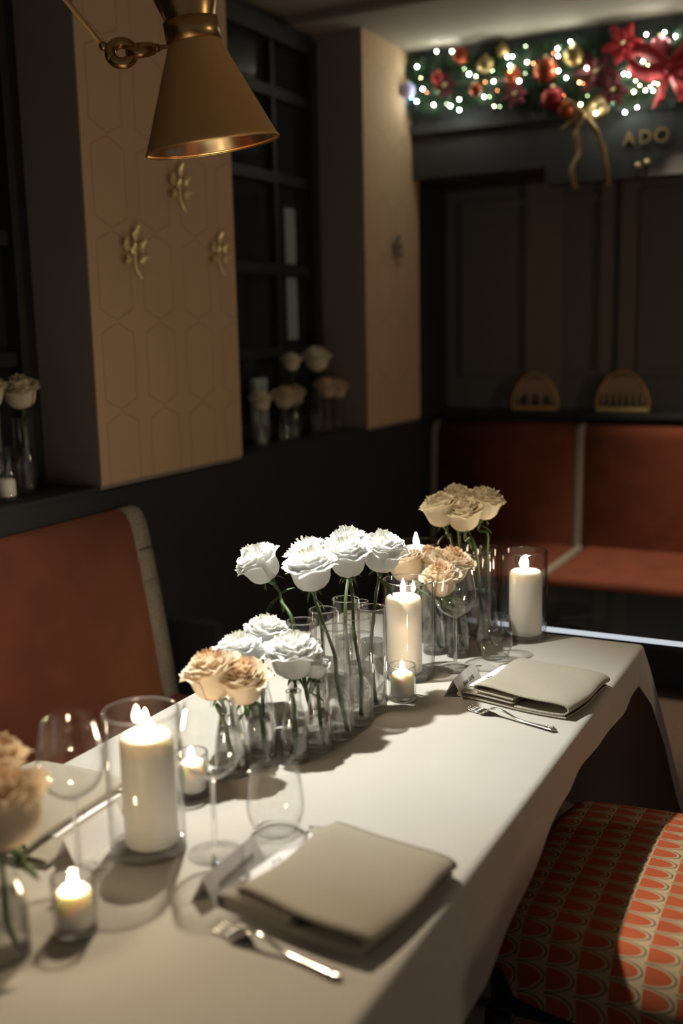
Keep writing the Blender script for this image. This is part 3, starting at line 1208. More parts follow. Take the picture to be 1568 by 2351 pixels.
GR1, GR2, GR3, GR4 = 'white roses of the middle cluster', 'roses of the near cluster', 'cream roses at the far end', 'peach roses at the far end'
RR = .020
rose((-1.022, 1.622, 1.033), (-.42, -.30, .80), 'w', 0, .3, [(-.965, 1.60, .975), vpt('v6', .198, -.018, 0), vpt('v6', .10, .0, .0), vpt('v6', .016, .016, .0)],
     'lone white rose leaning out to the left of the middle cluster', GR1, [(.30, (-.5, -.3, -.75), .050), (.28, (.5, .35, .25), .030), (.34, (.2, -.1, -.7), .030)])
rose((-.897, 1.589, 1.040), (-.06, -.16, .9), 'w', 1, 1.2, [(-.872, 1.580, .955 + .005), vpt('v1', .150, -.006, 0), vpt('v1', .10, -.002, 0), vpt('v1', .015, .018, -.004)],
     'white rose in front at the left of the middle cluster, above the nearest cylinder', GR1, [(.12, (.3, .2, -.5), .03)], 1.03)
rose((-.869, 1.684, 1.045), (-.02, -.12, .9), 'w', 2, 2.1, [(-.853, 1.668, .97), vpt('v2', .170, -.008, 0), vpt('v2', .09, .004, 0), vpt('v2', .015, .003, 0)],
     'white rose in the centre of the middle cluster, lower front bloom', GR1, [(.14, (.2, -.2, -.6), .025)], 1.0)
rose((-.835, 1.757, 1.043), (.16, -.04, .9), 'w', 0, 4.0, [(-.838, 1.735, .97), vpt('v3', .18, 0, .008), vpt('v3', .12, 0, -.006), vpt('v3', .015, .003, .004)],
     'white rose rightmost of the middle cluster, beside the thick candle', GR1, [(.10, (.8, -.1, -.8), .045), (.16, (.5, .3, -.2), .03)], 1.04)
rose((-.995, 1.762, 1.022), (-.25, -.02, .9), 'w', 1, 5.0, [(-.955, 1.70, .975), vpt('v4', .18, -.010, .01), vpt('v4', .08, 0, 0), vpt('v4', .015, .01, 0)],
     'white rose at the back left of the middle cluster, half hidden', GR1)
rose((-.965, 1.872, 1.020), (-.03, .06, .9), 'w', 2, .8, [(-.93, 1.80, .98), vpt('v5', .18, -.006, .010), vpt('v5', .08, .003, 0), vpt('v5', .015, .012, 0)],
     'white rose topmost in the middle cluster, at its back', GR1, None, 1.08)
# near cluster
rose((-.950, 1.355, .910), (-.18, -.14, .9), 'p', 0, .5, [(-.945, 1.35, .865), vpt('b5', .085, -.008, 0), vpt('b5', .045, .0, 0), vpt('b5', .012, .014, 0)],
     'full peach rose leftmost of the near cluster', GR2, [(.18, (-.2, -.2, -.7), .03)], 1.08)
rose((-.905, 1.372, .900), (.08, -.20, .9), 'p', 1, 1.7, [(-.900, 1.385, .860), vpt('b3', .10, 0, 0), vpt('b3', .04, .006, 0), vpt('b3', .012, .013, 0)],
     'peach rose at the front of the near cluster', GR2, [(.12, (-.3, -.3, -.6), .030)], 1.02)
rose((-.962, 1.450, .915), (-.10, .0, .9), 'w', 0, 2.2, [(-.96, 1.43, .880), vpt('b6', .10, 0, 0), vpt('b6', .04, .004, 0), vpt('b6', .012, .01, 0)],
     'white rose behind the two peach roses of the near cluster', GR2, None, .98)
rose((-.958, 1.530, .930), (.10, .10, .9), 'w', 2, 3.1, [(-.945, 1.495, .885), vpt('b7', .10, 0, .003), vpt('b7', .04, 0, 0), vpt('b7', .012, .008, 0)],
     'white rose topmost at the back of the near cluster', GR2, [(.16, (.4, .2, -.4), .03)], .92)
rose((-.880, 1.492, .912), (.03, -.10, .9), 'w', 1, 4.4, [(-.864, 1.455, .865), vpt('b2', .10, 0, 0), vpt('b2', .04, 0, 0), vpt('b2', .012, -.004, 0)],
     'large white rose rightmost of the near cluster, nearest of its pair', GR2, [(.14, (-.3, -.1, -.7), .03)], 1.10)
rose((-.848, 1.512, .893), (.2, .05, .9), 'w', 0, 5.4, [(-.842, 1.505, .868), vpt('b1', .10, .0, .0), vpt('b1', .05, .003, 0), vpt('b1', .012, .013, -.006)],
     'small white rose peeking out behind the large white near rose', GR2, [(.2, (.5, .1, -.3), .028)], .60)
# far cream roses
rose((-.900, 2.216, 1.044), (-.22, -.1, .9), 'c', 0, .2, [(-.885, 2.235, .985), vpt('fd', .19, -.006, 0), vpt('fd', .08, 0, 0), vpt('fd', .015, .01, 0)],
     'cream rose leftmost of the four far tall ones', GR3, [(.14, (-.5, -.2, -.6), .035)], 1.02)
rose((-.885, 2.275, 1.058), (-.02, .1, .9), 'c', 1, 1.4, [(-.882, 2.28, .985), vpt('fb', .19, 0, 0), vpt('fb', .08, 0, 0), vpt('fb', .015, .01, 0)],
     'cream rose at the back of the four far tall ones', GR3)
rose((-.850, 2.232, 1.034), (.02, -.2, .9), 'c', 0, 3.0, [(-.830, 2.225, .985), vpt('fc', .19, -.01, 0), vpt('fc', .08, .0, 0), vpt('fc', .015, .01, 0)],
     'cream rose in front among the four far tall ones', GR3, [(.12, (.4, -.1, -.6), .035)], 1.02)
rose((-.820, 2.290, 1.052), (.25, .0, .9), 'c', 1, 4.5, [(-.815, 2.29, .985), vpt('fa', .19, .0, 0), vpt('fa', .08, 0, 0), vpt('fa', .015, .005, 0)],
     'cream rose rightmost of the four far tall ones', GR3, [(.10, (.7, .1, -.5), .035)], 1.02)
# far peach roses
rose((-.935, 2.095, .938), (-.30, -.1, .9), 'p', 0, .9, [(-.905, 2.085, .89), vpt('g1', .12, -.006, 0), vpt('g1', .05, .0, 0), vpt('g1', .012, .014, 0)],
     'peach rose leftmost of the low far roses, beside the thick candle', GR4, [(.2, (.3, -.2, -.6), .03)], 1.0)
rose((-.905, 2.165, .928), (-.05, .05, .9), 'p', 1, 2.0, [(-.915, 2.155, .89), vpt('g2', .12, 0, 0), vpt('g2', .05, 0, 0), vpt('g2', .012, .01, 0)],
     'peach rose at the back of the low far roses', GR4)
rose((-.838, 2.120, .938), (.18, .0, .9), 'p', 0, 3.6, [(-.845, 2.14, .89), vpt('g4', .12, 0, 0), vpt('g4', .05, 0, 0), vpt('g4', .012, .012, 0)],
     'peach rose rightmost of the low far roses, seen over the wine glass', GR4, None, 1.06)
rose((-.838, 2.062, .920), (.02, -.25, .9), 'p', 1, 5.1, [(-.822, 2.068, .885), vpt('g3', .12, -.003, 0), vpt('g3', .05, .004, 0), vpt('g3', .012, .010, 0)],
     'peach rose lowest of the far roses, seen through the wine glass', GR4, [(.12, (.6, .1, -.2), .035)], 1.0)
# blurred roses at the near left
GR5 = 'blurred peach roses at the near left edge'
rose((-.890, .833, .918), (-.2, -.1, .9), 'p', 0, .9, [(-.895, .812, .885), vpt('nl1', .12, 0, 0), vpt('nl1', .05, 0, 0), vpt('nl1', .012, .012, 0)],
     'large blurred peach rose at the near left edge of the picture', GR5, [(.3, (.5, .1, -.3), .045), (.45, (.3, .5, -.5), .045)], 1.25)
rose((-.975, .895, .925), (-.1, .1, .9), 'p', 1, 2.4, [(-.965, .86, .885), vpt('nl2', .12, 0, 0), vpt('nl2', .05, 0, 0), vpt('nl2', .012, .012, 0)],
     'blurred peach rose behind the largest one at the left edge', GR5, [(.4, (.5, .1, -.3), .04)], 1.15)

# ------------------------------------------------------------------ flowers on the window ledges
LZ = 1.0505
GS = 'roses in vases on the window ledges'
SV = [(-2.00, 3.640, 1.338, 'c', 0, 1.08, 0, 'dim cream rose highest on the far window ledge'),
      (-2.02, 3.480, 1.335, 'c', 1, .80, 0, 'dim cream rose left of the highest one on the far window ledge'),
      (-2.01, 3.400, 1.205, 'p', 0, .95, 1, 'dim low rose left of centre on the far window ledge'),
      (-2.035, 3.520, 1.205, 'p', 1, .92, 1, 'dim low rose at the centre of the far window ledge'),
      (-2.01, 3.235, 1.205, 'c', 1, .85, 1, 'dim low rose leftmost on the far window ledge'),
      (-2.00, 3.718, 1.222, 'p', 0, .95, 1, 'dim low rose right of centre on the far window ledge'),
      (-2.01, 3.830, 1.212, 'p', 1, .95, 1, 'dim low rose rightmost on the far window ledge'),
      (-2.02, 2.062, 1.312, 'c', 0, 1.0, 0, 'dim cream rose at the left edge on the near window ledge'),
      (-2.03, 1.960, 1.318, 'c', 1, 1.0, 0, 'dim cream rose cut by the left edge on the near window ledge')]
SCYL = cylinder_vase_parts(.0268, .200, .12)
for i, (x, y, z, kd, var, s, kind, lab) in enumerate(SV):
    s *= 1.15
    rose((x, y, z), (.15, -.2, .9), kd, var, i * 1.1, [(x, y, z - .075), (x + .005, y + .003, LZ + .012 + (.10 if kind == 0 else .05)), (x + .01, y + .005, LZ + .014)], lab, GS, None, s)
    place_vase(SCYL if kind == 0 else BOT[0], (x, y, LZ), lab.replace('dim', 'dark').replace('cream rose', 'vase of the cream rose').replace('low rose', 'vase of the low rose'), 'vase', 'vases on the window ledges', 'cylinder_vase' if kind == 0 else 'flask_vase')
bx = MB().box((-.012, -.045, 0), (.012, .045, .235)).build('pale_box', MT['sill_box'], None, False, (-2.085, 3.345, LZ))
tag(bevel(bx, .004), 'small pale blue-grey box behind the low roses on the far window ledge', 'box')
w_, bs_, _ = cylinder_vase_parts(.030, .14, None)
place_vase((w_, bs_, None), (-1.965, 1.935, LZ), 'dark glass with warm glints at the left edge on the near window ledge', 'candle holder', None, 'candle_glass')
tt_ = thing('votive_candle', 'hidden candle glinting in the glass on the near window ledge', 'candle', (-1.965, 1.935, LZ + .013))
put('wax', VC, tt_)
put('wick', WICK, tt_, (0, 0, .044))

# ------------------------------------------------------------------ napkins, menus, name cards, cutlery


def napkin(loc, rotz, label, sx=1.0, sy=1.0):
    path = [(.222, .0030), (.10, .0026), (.01, .0026), (-.004, .0060), (.008, .0098), (.060, .0100), (.118, .0105)]
    path2 = [(.118, .0165), (.070, .0160), (.040, .0165), (.031, .0205), (.036, .0250), (.060, .0268), (.120, .0262), (.190, .0250), (.216, .0225), (.226, .0165), (.222, .0100), (.205, .0068), (.12, .0064)]
    t = thing('napkin', label, 'napkin', loc, 'folded linen napkins', rotz)
    for nm, pth in (('lower_fold', path), ('upper_fold', path2)):
        sp = smooth_pts([(x * sx, 0, z) for x, z in pth], 6)
        n = len(sp)
        th = .0026
        ny = 20
        b = MB()
        for j in range(ny + 1):
            v = j / ny
            for i, p in enumerate(sp):
                q = sp[min(i + 1, n - 1)] - sp[max(i - 1, 0)]
                nn = Vector((-q.z, 0, q.x)).normalized() * th * .5
                wob = .0014 * math.sin(9 * v + p.x * 30) * (p.z / .03) - (.0040 * max(0, (v - .8) / .2) ** 2) * (p.z / .03)
                yy = v * .215 * sy + .004 * math.sin(p.x * 25 + 1)
                for sg in (1, -1):
                    b.v.append((p.x + sg * nn.x + .004 * math.sin(v * 5), yy, max(.0016, p.z + sg * nn.z + wob)))
        row = 2 * n
        for j in range(ny):
            for i in range(n - 1):
                for sg in (0, 1):
                    a = j * row + i * 2 + sg
                    f = (a, a + 2, a + row + 2, a + row)
                    b.f.append(f if sg == 0 else f[::-1])
            for i in (0, n - 1):
                a = j * row + i * 2
                b.f.append((a, a + 1, a + row + 1, a + row))
        for j in (0, ny):
            for i in range(n - 1):
                a = j * row + i * 2
                b.f.append((a, a + 1, a + 3, a + 2))
        b.build(nm, MT['napkin'], t)
    t.scale = (1, 1, 1.22)
    return t


RZ_ = math.radians(-8)
napkin((-.708, 1.828, TZ + .0006), RZ_, 'folded oatmeal napkin of the far place setting, sharp', 1.0, .98)
napkin((-.715, 1.005, TZ + .0006), math.radians(-7), 'folded oatmeal napkin of the near place setting, blurred', 1.0, 1.02)
napkin((-.985, 1.20, TZ + .0006), math.radians(180), 'folded napkin of the place setting across the table at left', 1.0, 1.0)


def text_mesh(name, txt, size, material, parent, mtx, shear=.2, ext=.0002):
    c = bpy.data.curves.new('txt', 'FONT')
    c.body = txt
    c.size = size
    c.extrude = ext
    c.align_x = 'CENTER'
    c.align_y = 'CENTER'
    c.shear = shear
    c.resolution_u = 3
    o = bpy.data.objects.new('txt', c)
    COL.objects.link(o)
    dg = bpy.context.evaluated_depsgraph_get()
    me = bpy.data.meshes.new_from_object(o.evaluated_get(dg))
    bpy.data.objects.remove(o)
    bpy.data.curves.remove(c)
    me.name = name
    me.transform(mtx)
    me.materials.clear()
    me.materials.append(material)
    return put(name, me, parent)


def menu(loc, rotz, label, wd=.070, ln=.150):
    t = thing('menu_card', label, 'card', loc, 'white menu cards', rotz)
    MB().box((0, 0, 0), (wd, ln, .0006)).build('card', MT['card'], t, False)
    b = MB()
    cx, cy_ = .032, ln * .40
    for k in range(13):
        a0 = math.radians(20 + k * 26)
        if k % 13 in (3, 4):
            continue
        for kk in range(3):
            a = a0 + kk * math.radians(8)
            a2 = a + math.radians(8)
            r = .0185
            b.add([(cx + r * math.cos(a), cy_ + r * math.sin(a), .0009), (cx + (r + .0008) * math.cos(a), cy_ + (r + .0008) * math.sin(a), .0009),
                   (cx + (r + .0008) * math.cos(a2), cy_ + (r + .0008) * math.sin(a2), .0009), (cx + r * math.cos(a2), cy_ + r * math.sin(a2), .0009)], [(0, 1, 2, 3)])
    for a in (115, 150, 175, 70):
        a = math.radians(a)
        r = .0185
        px, py = cx + r * math.cos(a), cy_ + r * math.sin(a)
        b.add([(px, py, .0009), (px + .005 * math.cos(a + .9), py + .005 * math.sin(a + .9), .0009), (px + .007 * math.cos(a + .4), py + .007 * math.sin(a + .4), .0009), (px + .004 * math.cos(a - .2), py + .004 * math.sin(a - .2), .0009)], [(0, 1, 2, 3)])
    b.build('wreath_emblem', MT['ink'], t, False)
    text_mesh('lettering', 'menu', .010, MT['ink'], t, Matrix.Translation((cx, cy_, .0008)) @ Matrix.Rotation(PI / 2, 4, 'Z'))
    return t


menu((-.700, 1.862, TZ + .0162), RZ_, 'white menu card tucked into the far folded napkin')
menu((-.708, 1.045, TZ + .0162), math.radians(-7), 'white menu card tucked into the near blurred napkin', .072, .150)
menu((-1.060, 1.030, TZ + .0162), math.radians(2), 'white menu card on the napkin across the table at left', .055, .150)


def tent(loc, rotz, ln, label, txt, half=.020, h=.038, scribble=False):
    t = thing('place_card', label, 'place card', loc, 'folded place cards', rotz)
    b = MB()
    th = .0006
    for sx in (1, -1):
        x0, x1 = sx * half, 0
        vs = []
        for off in (0, th):
            vs += [(x0 - sx * off, 0, 0), (x0 - sx * off, ln, 0), (x1 + 0, ln, h - off * 1.5), (x1 + 0, 0, h - off * 1.5)]
        b.add(vs, [(0, 1, 2, 3), (7, 6, 5, 4), (0, 4, 5, 1), (1, 5, 6, 2), (3, 2, 6, 7), (0, 3, 7, 4)])
    b.build('folded_card', MT['card'], t, False)
    ang = math.atan2(h, half)
    # a frame lying on the +x face: x along the length, y up the slope
    ex, ez = Vector((0, 1, 0)), Vector((math.sin(ang), 0, math.cos(ang)))
    ey = ez.cross(ex)
    o = Vector((half * .5, ln * .5, h * .5)) + ez * .0004
    mtx = Matrix(((ex.x, ey.x, ez.x, o.x), (ex.y, ey.y, ez.y, o.y), (ex.z, ey.z, ez.z, o.z), (0, 0, 0, 1)))
    if txt:
        text_mesh('lettering', txt, .0105, MT['ink'], t, mtx, .25)
    elif scribble:
        sb = MB()
        rnd = random.Random(5)
        x = -.040
        while x < .040:
            pts = [mtx @ Vector((x + k * .0016, .0026 * math.sin(k * 1.9 + rnd.random()) * rnd.uniform(.6, 1.2), .0001)) for k in range(5)]
            sb.tube(pts, .0006, 5)
            x += .0078
        sb.build('lettering', MT['ink'], t)
    return t


tent((-.718, 1.824, TZ + .0004), math.radians(0), .115, 'white tent card with a handwritten name at the far setting', 'SEAN COTE')
tent((-.732, .998, TZ + .0004), math.radians(1), .125, 'blurred tent card with a dark line of lettering at the near setting', None, .019, .037, True)
tent((-.962, 1.000, TZ + .0004), math.radians(3), .120, 'blurred tent card left of the big candle, across the table', None)


def fork(loc, rotz, label):
    t = thing('fork', label, 'fork', loc, 'silver dinner forks', rotz)
    L_ = .190
    h = MB()

    def fn(u, v):
        x = .052 + v * (L_ - .052)
        wv = .0032 + .0045 * max(0, (v - .45) / .55) ** 1.4 + .004 * max(0, .12 - v) / .12
        if v > .93:
            wv *= math.sqrt(max(.02, 1 - ((v - .93) / .07) ** 2))
        z = .0030 + .012 * math.exp(-((v - .12) / .22) ** 2) + .0015 * v
        a = 2 * PI * u
        return (x, wv * math.cos(a), z + .0016 * math.sin(a))
    h.grid(fn, 12, 30)
    h.build('handle', MT['steel'], t)
    hd = MB()

    def fh(u, v):
        x = .036 + .022 * v
        wv = .0125 * (1 - v) ** .5 + .0035
        a = 2 * PI * u
        return (x, wv * math.cos(a), .0035 + .0105 * v ** 1.2 + .0013 * math.sin(a))
    hd.grid(fh, 14, 8)
    for k in range(4):
        y = -.0098 + k * .0065
        hd.tube([(.038, y, .0036), (.022, y, .0014), (.010, y, .0022), (0, y * .96, .0062)], [.0018, .0017, .0014, .0007], 6)
    hd.build('tines', MT['steel'], t)
    for c_, r_ in (((L_ - .013, -.003, .0062), .0030), ((L_ - .008, .0025, .0062), .0032), ((L_ - .020, .001, .0060), .0026)):
        MB().ball(c_, r_, 8, 6).build('scroll', MT['steel'], t)
    return t


fork((-.672, 1.782, TZ + .0004), math.radians(-14), 'silver fork with scroll handle in front of the sharp far napkin')
fork((-.690, .962, TZ + .0004), math.radians(-8), 'silver fork with scroll handle in front of the blurred near napkin')


def knife(loc, rotz, label):
    t = thing('knife', label, 'knife', loc, 'silver knives under the napkins', rotz)
    b = MB()

    def fb(u, v):
        a = 2 * PI * u
        wv = .0085 * math.sqrt(max(.02, min(1, v * 4)))
        return (.115 * v, wv * math.cos(a), .0011 + .0009 * math.sin(a))
    b.grid(fb, 10, 14).build('blade', MT['steel'], t)
    h = MB()

    def fn(u, v):
        a = 2 * PI * u
        wv = .0048 + .0042 * v ** 2
        if v > .92:
            wv *= math.sqrt(max(.02, 1 - ((v - .92) / .08) ** 2))
        return (.113 + .112 * v, wv * math.cos(a), .0028 + .0018 * v + .0024 * math.sin(a))
    h.grid(fn, 12, 24).build('handle', MT['steel'], t)
    return t


knife((-.700, 2.048, TZ + .0004), math.radians(-8), 'silver knife whose handle tip shows past the far folded napkin')
knife((-.712, 1.238, TZ + .0004), math.radians(-8), 'silver knife whose handle tip shows past the near blurred napkin')

# ------------------------------------------------------------------ the brass lamp


def lamp():
    ax = LAMP_AX
    t = thing('wall_lamp', 'adjustable brass double cone lamp hanging over the table', 'lamp', tuple(LAMP_C))
    z = -ax
    q = z.to_track_quat('Z', 'Y').to_matrix().to_4x4()
    k = 1.0
    rr, rw, hh = .1225, .0462, .178
    # lower cone, outside and inside faces, rolled rim
    MB().lathe([(rr - .002, .002), (rr, .0), (rr + .0005, .002), (rr - .004, .008), (rw, hh)], 72, q).build('lower_shade', MT['brass_dark'], t)
    MB().lathe([(rr - .0022, .0022), (rr - .006, .009), (rw - .004, hh - .01), (0, hh - .008)], 72, q).build('shade_lining', MT['brass_in'], t)
    MB().lathe([(rr - .0025 + .0028 * math.cos(a), .001 + .0028 * math.sin(a)) for a in [2 * PI * i / 10 for i in range(11)]], 72, q).build('rim', MT['brass'], t)
    MB().lathe([(rw - .003, hh - .001), (rw + .0025, hh), (rw + .0025, hh + .036), (rw - .002, hh + .037)], 60, q).build('collar', MT['brass'], t)
    up = [(rw - .003, hh + .034), (rw - .001, hh + .040), (rw + .042, hh + .17)]
    MB().lathe(up + [(rw + .040, hh + .17), (rw - .006, hh + .04)], 60, q).build('upper_shade', MT['brass'], t)
    MB().lathe([(0, .105), (.018, .112), (.024, .125), (.020, .145), (0, .150)], 24, q).build('bulb', MT['lamp_bulb'], t)
    Rr = MB().lathe([(0, 0), (.006, 0), (.006, .010), (0, .012)], 14, Matrix.Translation(Vector((-1.083, 1.690, 1.918)) - LAMP_C) @ Matrix.Rotation(PI / 2, 4, Vector((0, 1, 0))))
    Rr.build('screw', MT['steel'], t)
    g = lambda p: Vector(p) - LAMP_C
    MB().tube([g((-1.160, 1.665, 1.978)), g((-1.226, 1.636, 1.971))], .0042, 12).ball(g((-1.214, 1.641, 1.972)), .0075, 12, 8).build('swivel_rod', MT['brass'], t)
    # the interlocked knuckle
    c1, c2 = g((-1.272, 1.612, 1.965)), g((-1.240, 1.628, 1.969))
    rx = RX.copy()
    n2 = Vector((-.2, .4, .9)).normalized()

    def torus(c, nrm, R_, r, flat, nm):
        nrm = nrm.normalized()
        a = nrm.orthogonal().normalized()
        b_ = nrm.cross(a)
        pts = [c + (a * math.cos(2 * PI * i / 28) + b_ * math.sin(2 * PI * i / 28)) * R_ for i in range(29)]
        MB().tube(pts, r, 14, flat).build(nm, MT['brass'], t)
    torus(c1, Vector((.5, -.8, .35)), .0205, .0105, 1.0, 'knuckle')
    torus(c2, Vector((.15, -.45, 1.0)), .0195, .0100, 1.0, 'knuckle')
    MB().ball(g((-1.302, 1.599, 1.978)), .0085, 12, 8).build('arm_joint', MT['brass'], t)
    e1, e2 = Vector((-1.304, 1.598, 1.980)), Vector((-1.367, 1.581, 2.061))
    d = (e2 - e1).normalized()
    far = e1 + d * ((CZ + .03 - e1.z) / d.z)
    MB().tube([g(e1), g(far)], .0052, 12).build('arm', MT['brass_dark'], t)
    MB().lathe([(0, 0), (.05, 0), (.05, -.006), (.02, -.02), (0, -.02)], 30, Matrix.Translation(g(far))).build('ceiling_plate', MT['brass'], t)


lamp()
# ceiling downlight, its lens shows at the top edge of the picture
t = thing('ceiling_downlight', 'round recessed downlight glowing in the ceiling above the far bench', 'ceiling light', (-.80, 4.07, CZ))
MB().lathe([(.030, -.001), (.045, -.002), (.047, 0), (.030, 0)], 30).build('bezel', MT['steel'], t)
MB().lathe([(0, -.0012), (.029, -.0012), (.029, 0), (0, 0)], 24).build('lens', MT['downlight'], t)

# ------------------------------------------------------------------ the Christmas garland
GB = [(-1.736,4.247,2.57,'w',.9),(-1.677,4.268,2.567,'w',1),(-1.65,4.256,2.535,'w',1),(-1.834,4.272,2.528,'w',1),(-1.605,4.274,2.471,'w',1.2),(-1.611,4.235,2.485,'g',.5),(-1.559,4.231,2.449,'y',.6),(-1.743,4.289,2.428,'w',1),(-1.799,4.248,2.431,'w',1),(-1.78,4.246,2.416,'o',.5),(-1.873,4.3,2.415,'b',1),(-1.833,4.263,2.389,'w',1),(-1.767,4.289,2.372,'w',1),(-1.699,4.263,2.364,'g',.5),(-1.687,4.275,2.357,'w',1.1),(-1.635,4.241,2.371,'w',1),(-1.648,4.274,2.337,'w',1),(-1.53,4.291,2.492,'w',.7),(-1.502,4.267,2.47,'g',.6),(-1.502,4.282,2.432,'w',.9),(-1.466,4.277,2.537,'y',1),(-1.428,4.234,2.507,'w',1.1),(-1.425,4.283,2.517,'w',.9),(-1.43,4.271,2.482,'w',1),(-1.423,4.251,2.456,'o',.8),(-1.379,4.232,2.41,'w',1.2),(-1.366,4.291,2.49,'w',1),(-1.363,4.263,2.544,'g',.6),(-1.369,4.28,2.446,'g',.5),(-1.34,4.292,2.483,'o',.6),(-1.555,4.28,2.401,'w',.9),(-1.547,4.294,2.38,'w',.9),(-1.512,4.258,2.37,'g',.6),(-1.501,4.286,2.337,'y',.6),(-1.469,4.261,2.328,'g',.5),(-1.491,4.295,2.398,'o',.4),(-1.243,4.292,2.525,'w',.9),(-1.224,4.237,2.484,'w',1),(-1.243,4.24,2.496,'o',.5),(-1.224,4.245,2.431,'w',1),(-1.252,4.298,2.46,'o',.6),(-1.183,4.261,2.537,'w',1),(-1.172,4.274,2.489,'w',1.1),(-1.155,4.251,2.468,'w',1.1),(-1.199,4.266,2.406,'w',.8),(-1.144,4.257,2.381,'o',1),(-1.13,4.255,2.376,'o',.4),(-1.12,4.271,2.433,'w',1),(-1.252,4.271,2.362,'w',.7),(-1.235,4.293,2.341,'g',.7),(-1.212,4.278,2.344,'o',.6),(-1.257,4.295,2.339,'o',.5),(-1.12,4.29,2.335,'g',.4),(-1.084,4.299,2.328,'w',.9),(-1.143,4.277,2.303,'y',1.1),(-1.074,4.241,2.257,'w',1.1),(-1.1,4.29,2.272,'y',.8),(-1.022,4.298,2.305,'w',.8),(-.974,4.293,2.258,'w',1.1),(-.923,4.27,2.267,'w',.9),(-.939,4.28,2.327,'y',1.2),(-.97,4.245,2.389,'w',1),(-.962,4.288,2.394,'w',1.2),(-.94,4.27,2.469,'w',.9),(-.892,4.25,2.52,'w',1),(-.822,4.234,2.515,'w',1),(-.792,4.29,2.509,'w',1.1),(-.914,4.299,2.461,'w',.9),(-.898,4.236,2.423,'w',1.1),(-.89,4.286,2.418,'g',.7),(-.91,4.259,2.393,'w',1),(-.925,4.241,2.358,'g',.8),(-.885,4.251,2.384,'y',.5),(-.918,4.284,2.348,'y',.5),(-.88,4.291,2.341,'y',.5),(-.886,4.233,2.318,'w',.9),(-.866,4.273,2.321,'w',.9),(-.855,4.233,2.34,'y',.5),(-.851,4.28,2.345,'g',.8),(-.821,4.253,2.331,'w',1.1),(-.958,4.292,2.404,'o',.5),(-1.545,4.299,2.438,'o',.5),(-1.815,4.265,2.479,'y',.4)]


def garland_axis(x):
    """centre height and radius of the garland along x"""
    t_ = (x + 1.88) / 1.1
    zc = 2.465 - .055 * t_
    r = .108 + .015 * math.sin(x * 9) + .04 * max(0, min(1, (x + 1.35) / .5))
    return zc, r


def garland():
    rnd = random.Random(7)
    b = MB()
    for i in range(11000):
        x = rnd.uniform(-1.90, -.35)
        zc, r = garland_axis(x)
        a = rnd.uniform(-PI, PI)
        r0 = r * rnd.uniform(.35, 1.0)
        p = Vector((x, 4.335 - abs(math.cos(a)) * r0 * .35, zc + math.sin(a) * r0))
        d = Vector((rnd.uniform(-.8, .8), -rnd.uniform(0.0, .9) + (p.y > 4.3) * -.2, math.sin(a) + rnd.uniform(-.5, .5))).normalized()
        ln = rnd.uniform(.018, .048)
        e = p + d * ln
        e.y = min(e.y, 4.333)
        e.z = min(e.z, CZ - .004)
        s_ = d.cross(Vector((rnd.random(), rnd.random(), rnd.random()))).normalized() * .0024
        k = s_.cross(d).normalized() * .0016
        m_ = p.lerp(e, .4)
        m_.y = min(m_.y, 4.333)
        b.add([p, m_ + s_, e, m_ - s_, m_ + k], [(0, 1, 4), (1, 2, 4), (2, 3, 4), (3, 0, 4), (0, 3, 1), (3, 2, 1)])
    t = thing('christmas_garland', 'dark green fir garland hung along the bulkhead above the far bench', 'garland', (0, 0, 0))
    b.build('fir_needles', MT['fir'], t, False)
    # branchlets
    tb = MB()
    for i in range(60):
        x = -1.88 + 1.53 * i / 60
        zc, r = garland_axis(x)
        a = rnd.uniform(-PI, PI)
        tb.tube([(x, 4.325, zc), (x + rnd.uniform(-.05, .05), 4.32 - rnd.uniform(0, .03), zc + math.sin(a) * r * .95)], [.003, .001], 5)
    tb.tube([(x_ / 40 * 1.53 - 1.88, 4.325, garland_axis(x_ / 40 * 1.53 - 1.88)[0]) for x_ in range(41)], .006, 8)
    tb.build('branches', MT['dark_brown'], t)


garland()
t = thing('string_lights', 'string of tiny white, green and orange fairy lights wound through the fir garland', 'fairy lights', (0, 0, 0))
bulbs = {}
for ck in 'wgyob':
    bulbs[ck] = MB().ball((0, 0, 0), .0034, 8, 6).mesh('bulb', MT['fairy_' + ck])
for (x, y, z, ck, s) in GB:
    o = put('bulb', bulbs[ck], t, (x, y, z))
    o.scale = (s, s, s)
order = sorted(GB, key=lambda q: q[0])
MB().tube(smooth_pts([(q[0], q[1] + .006, q[2] + .004) for q in order], 2), .0009, 5).build('cable', MT['cable'], t)


def bauble(x, y, z, r, mt, label):
    t = thing('bauble', label, 'bauble', (x, y, z), 'baubles in the garland')
    MB().ball((0, 0, 0), r, 24, 16).build('sphere', MT[mt], t)
    MB().lathe([(0, 0), (r * .18, 0), (r * .18, r * .2), (0, r * .22)], 10, Matrix.Translation((0, 0, r * .97))).build('cap', MT['gold_leaf'], t)


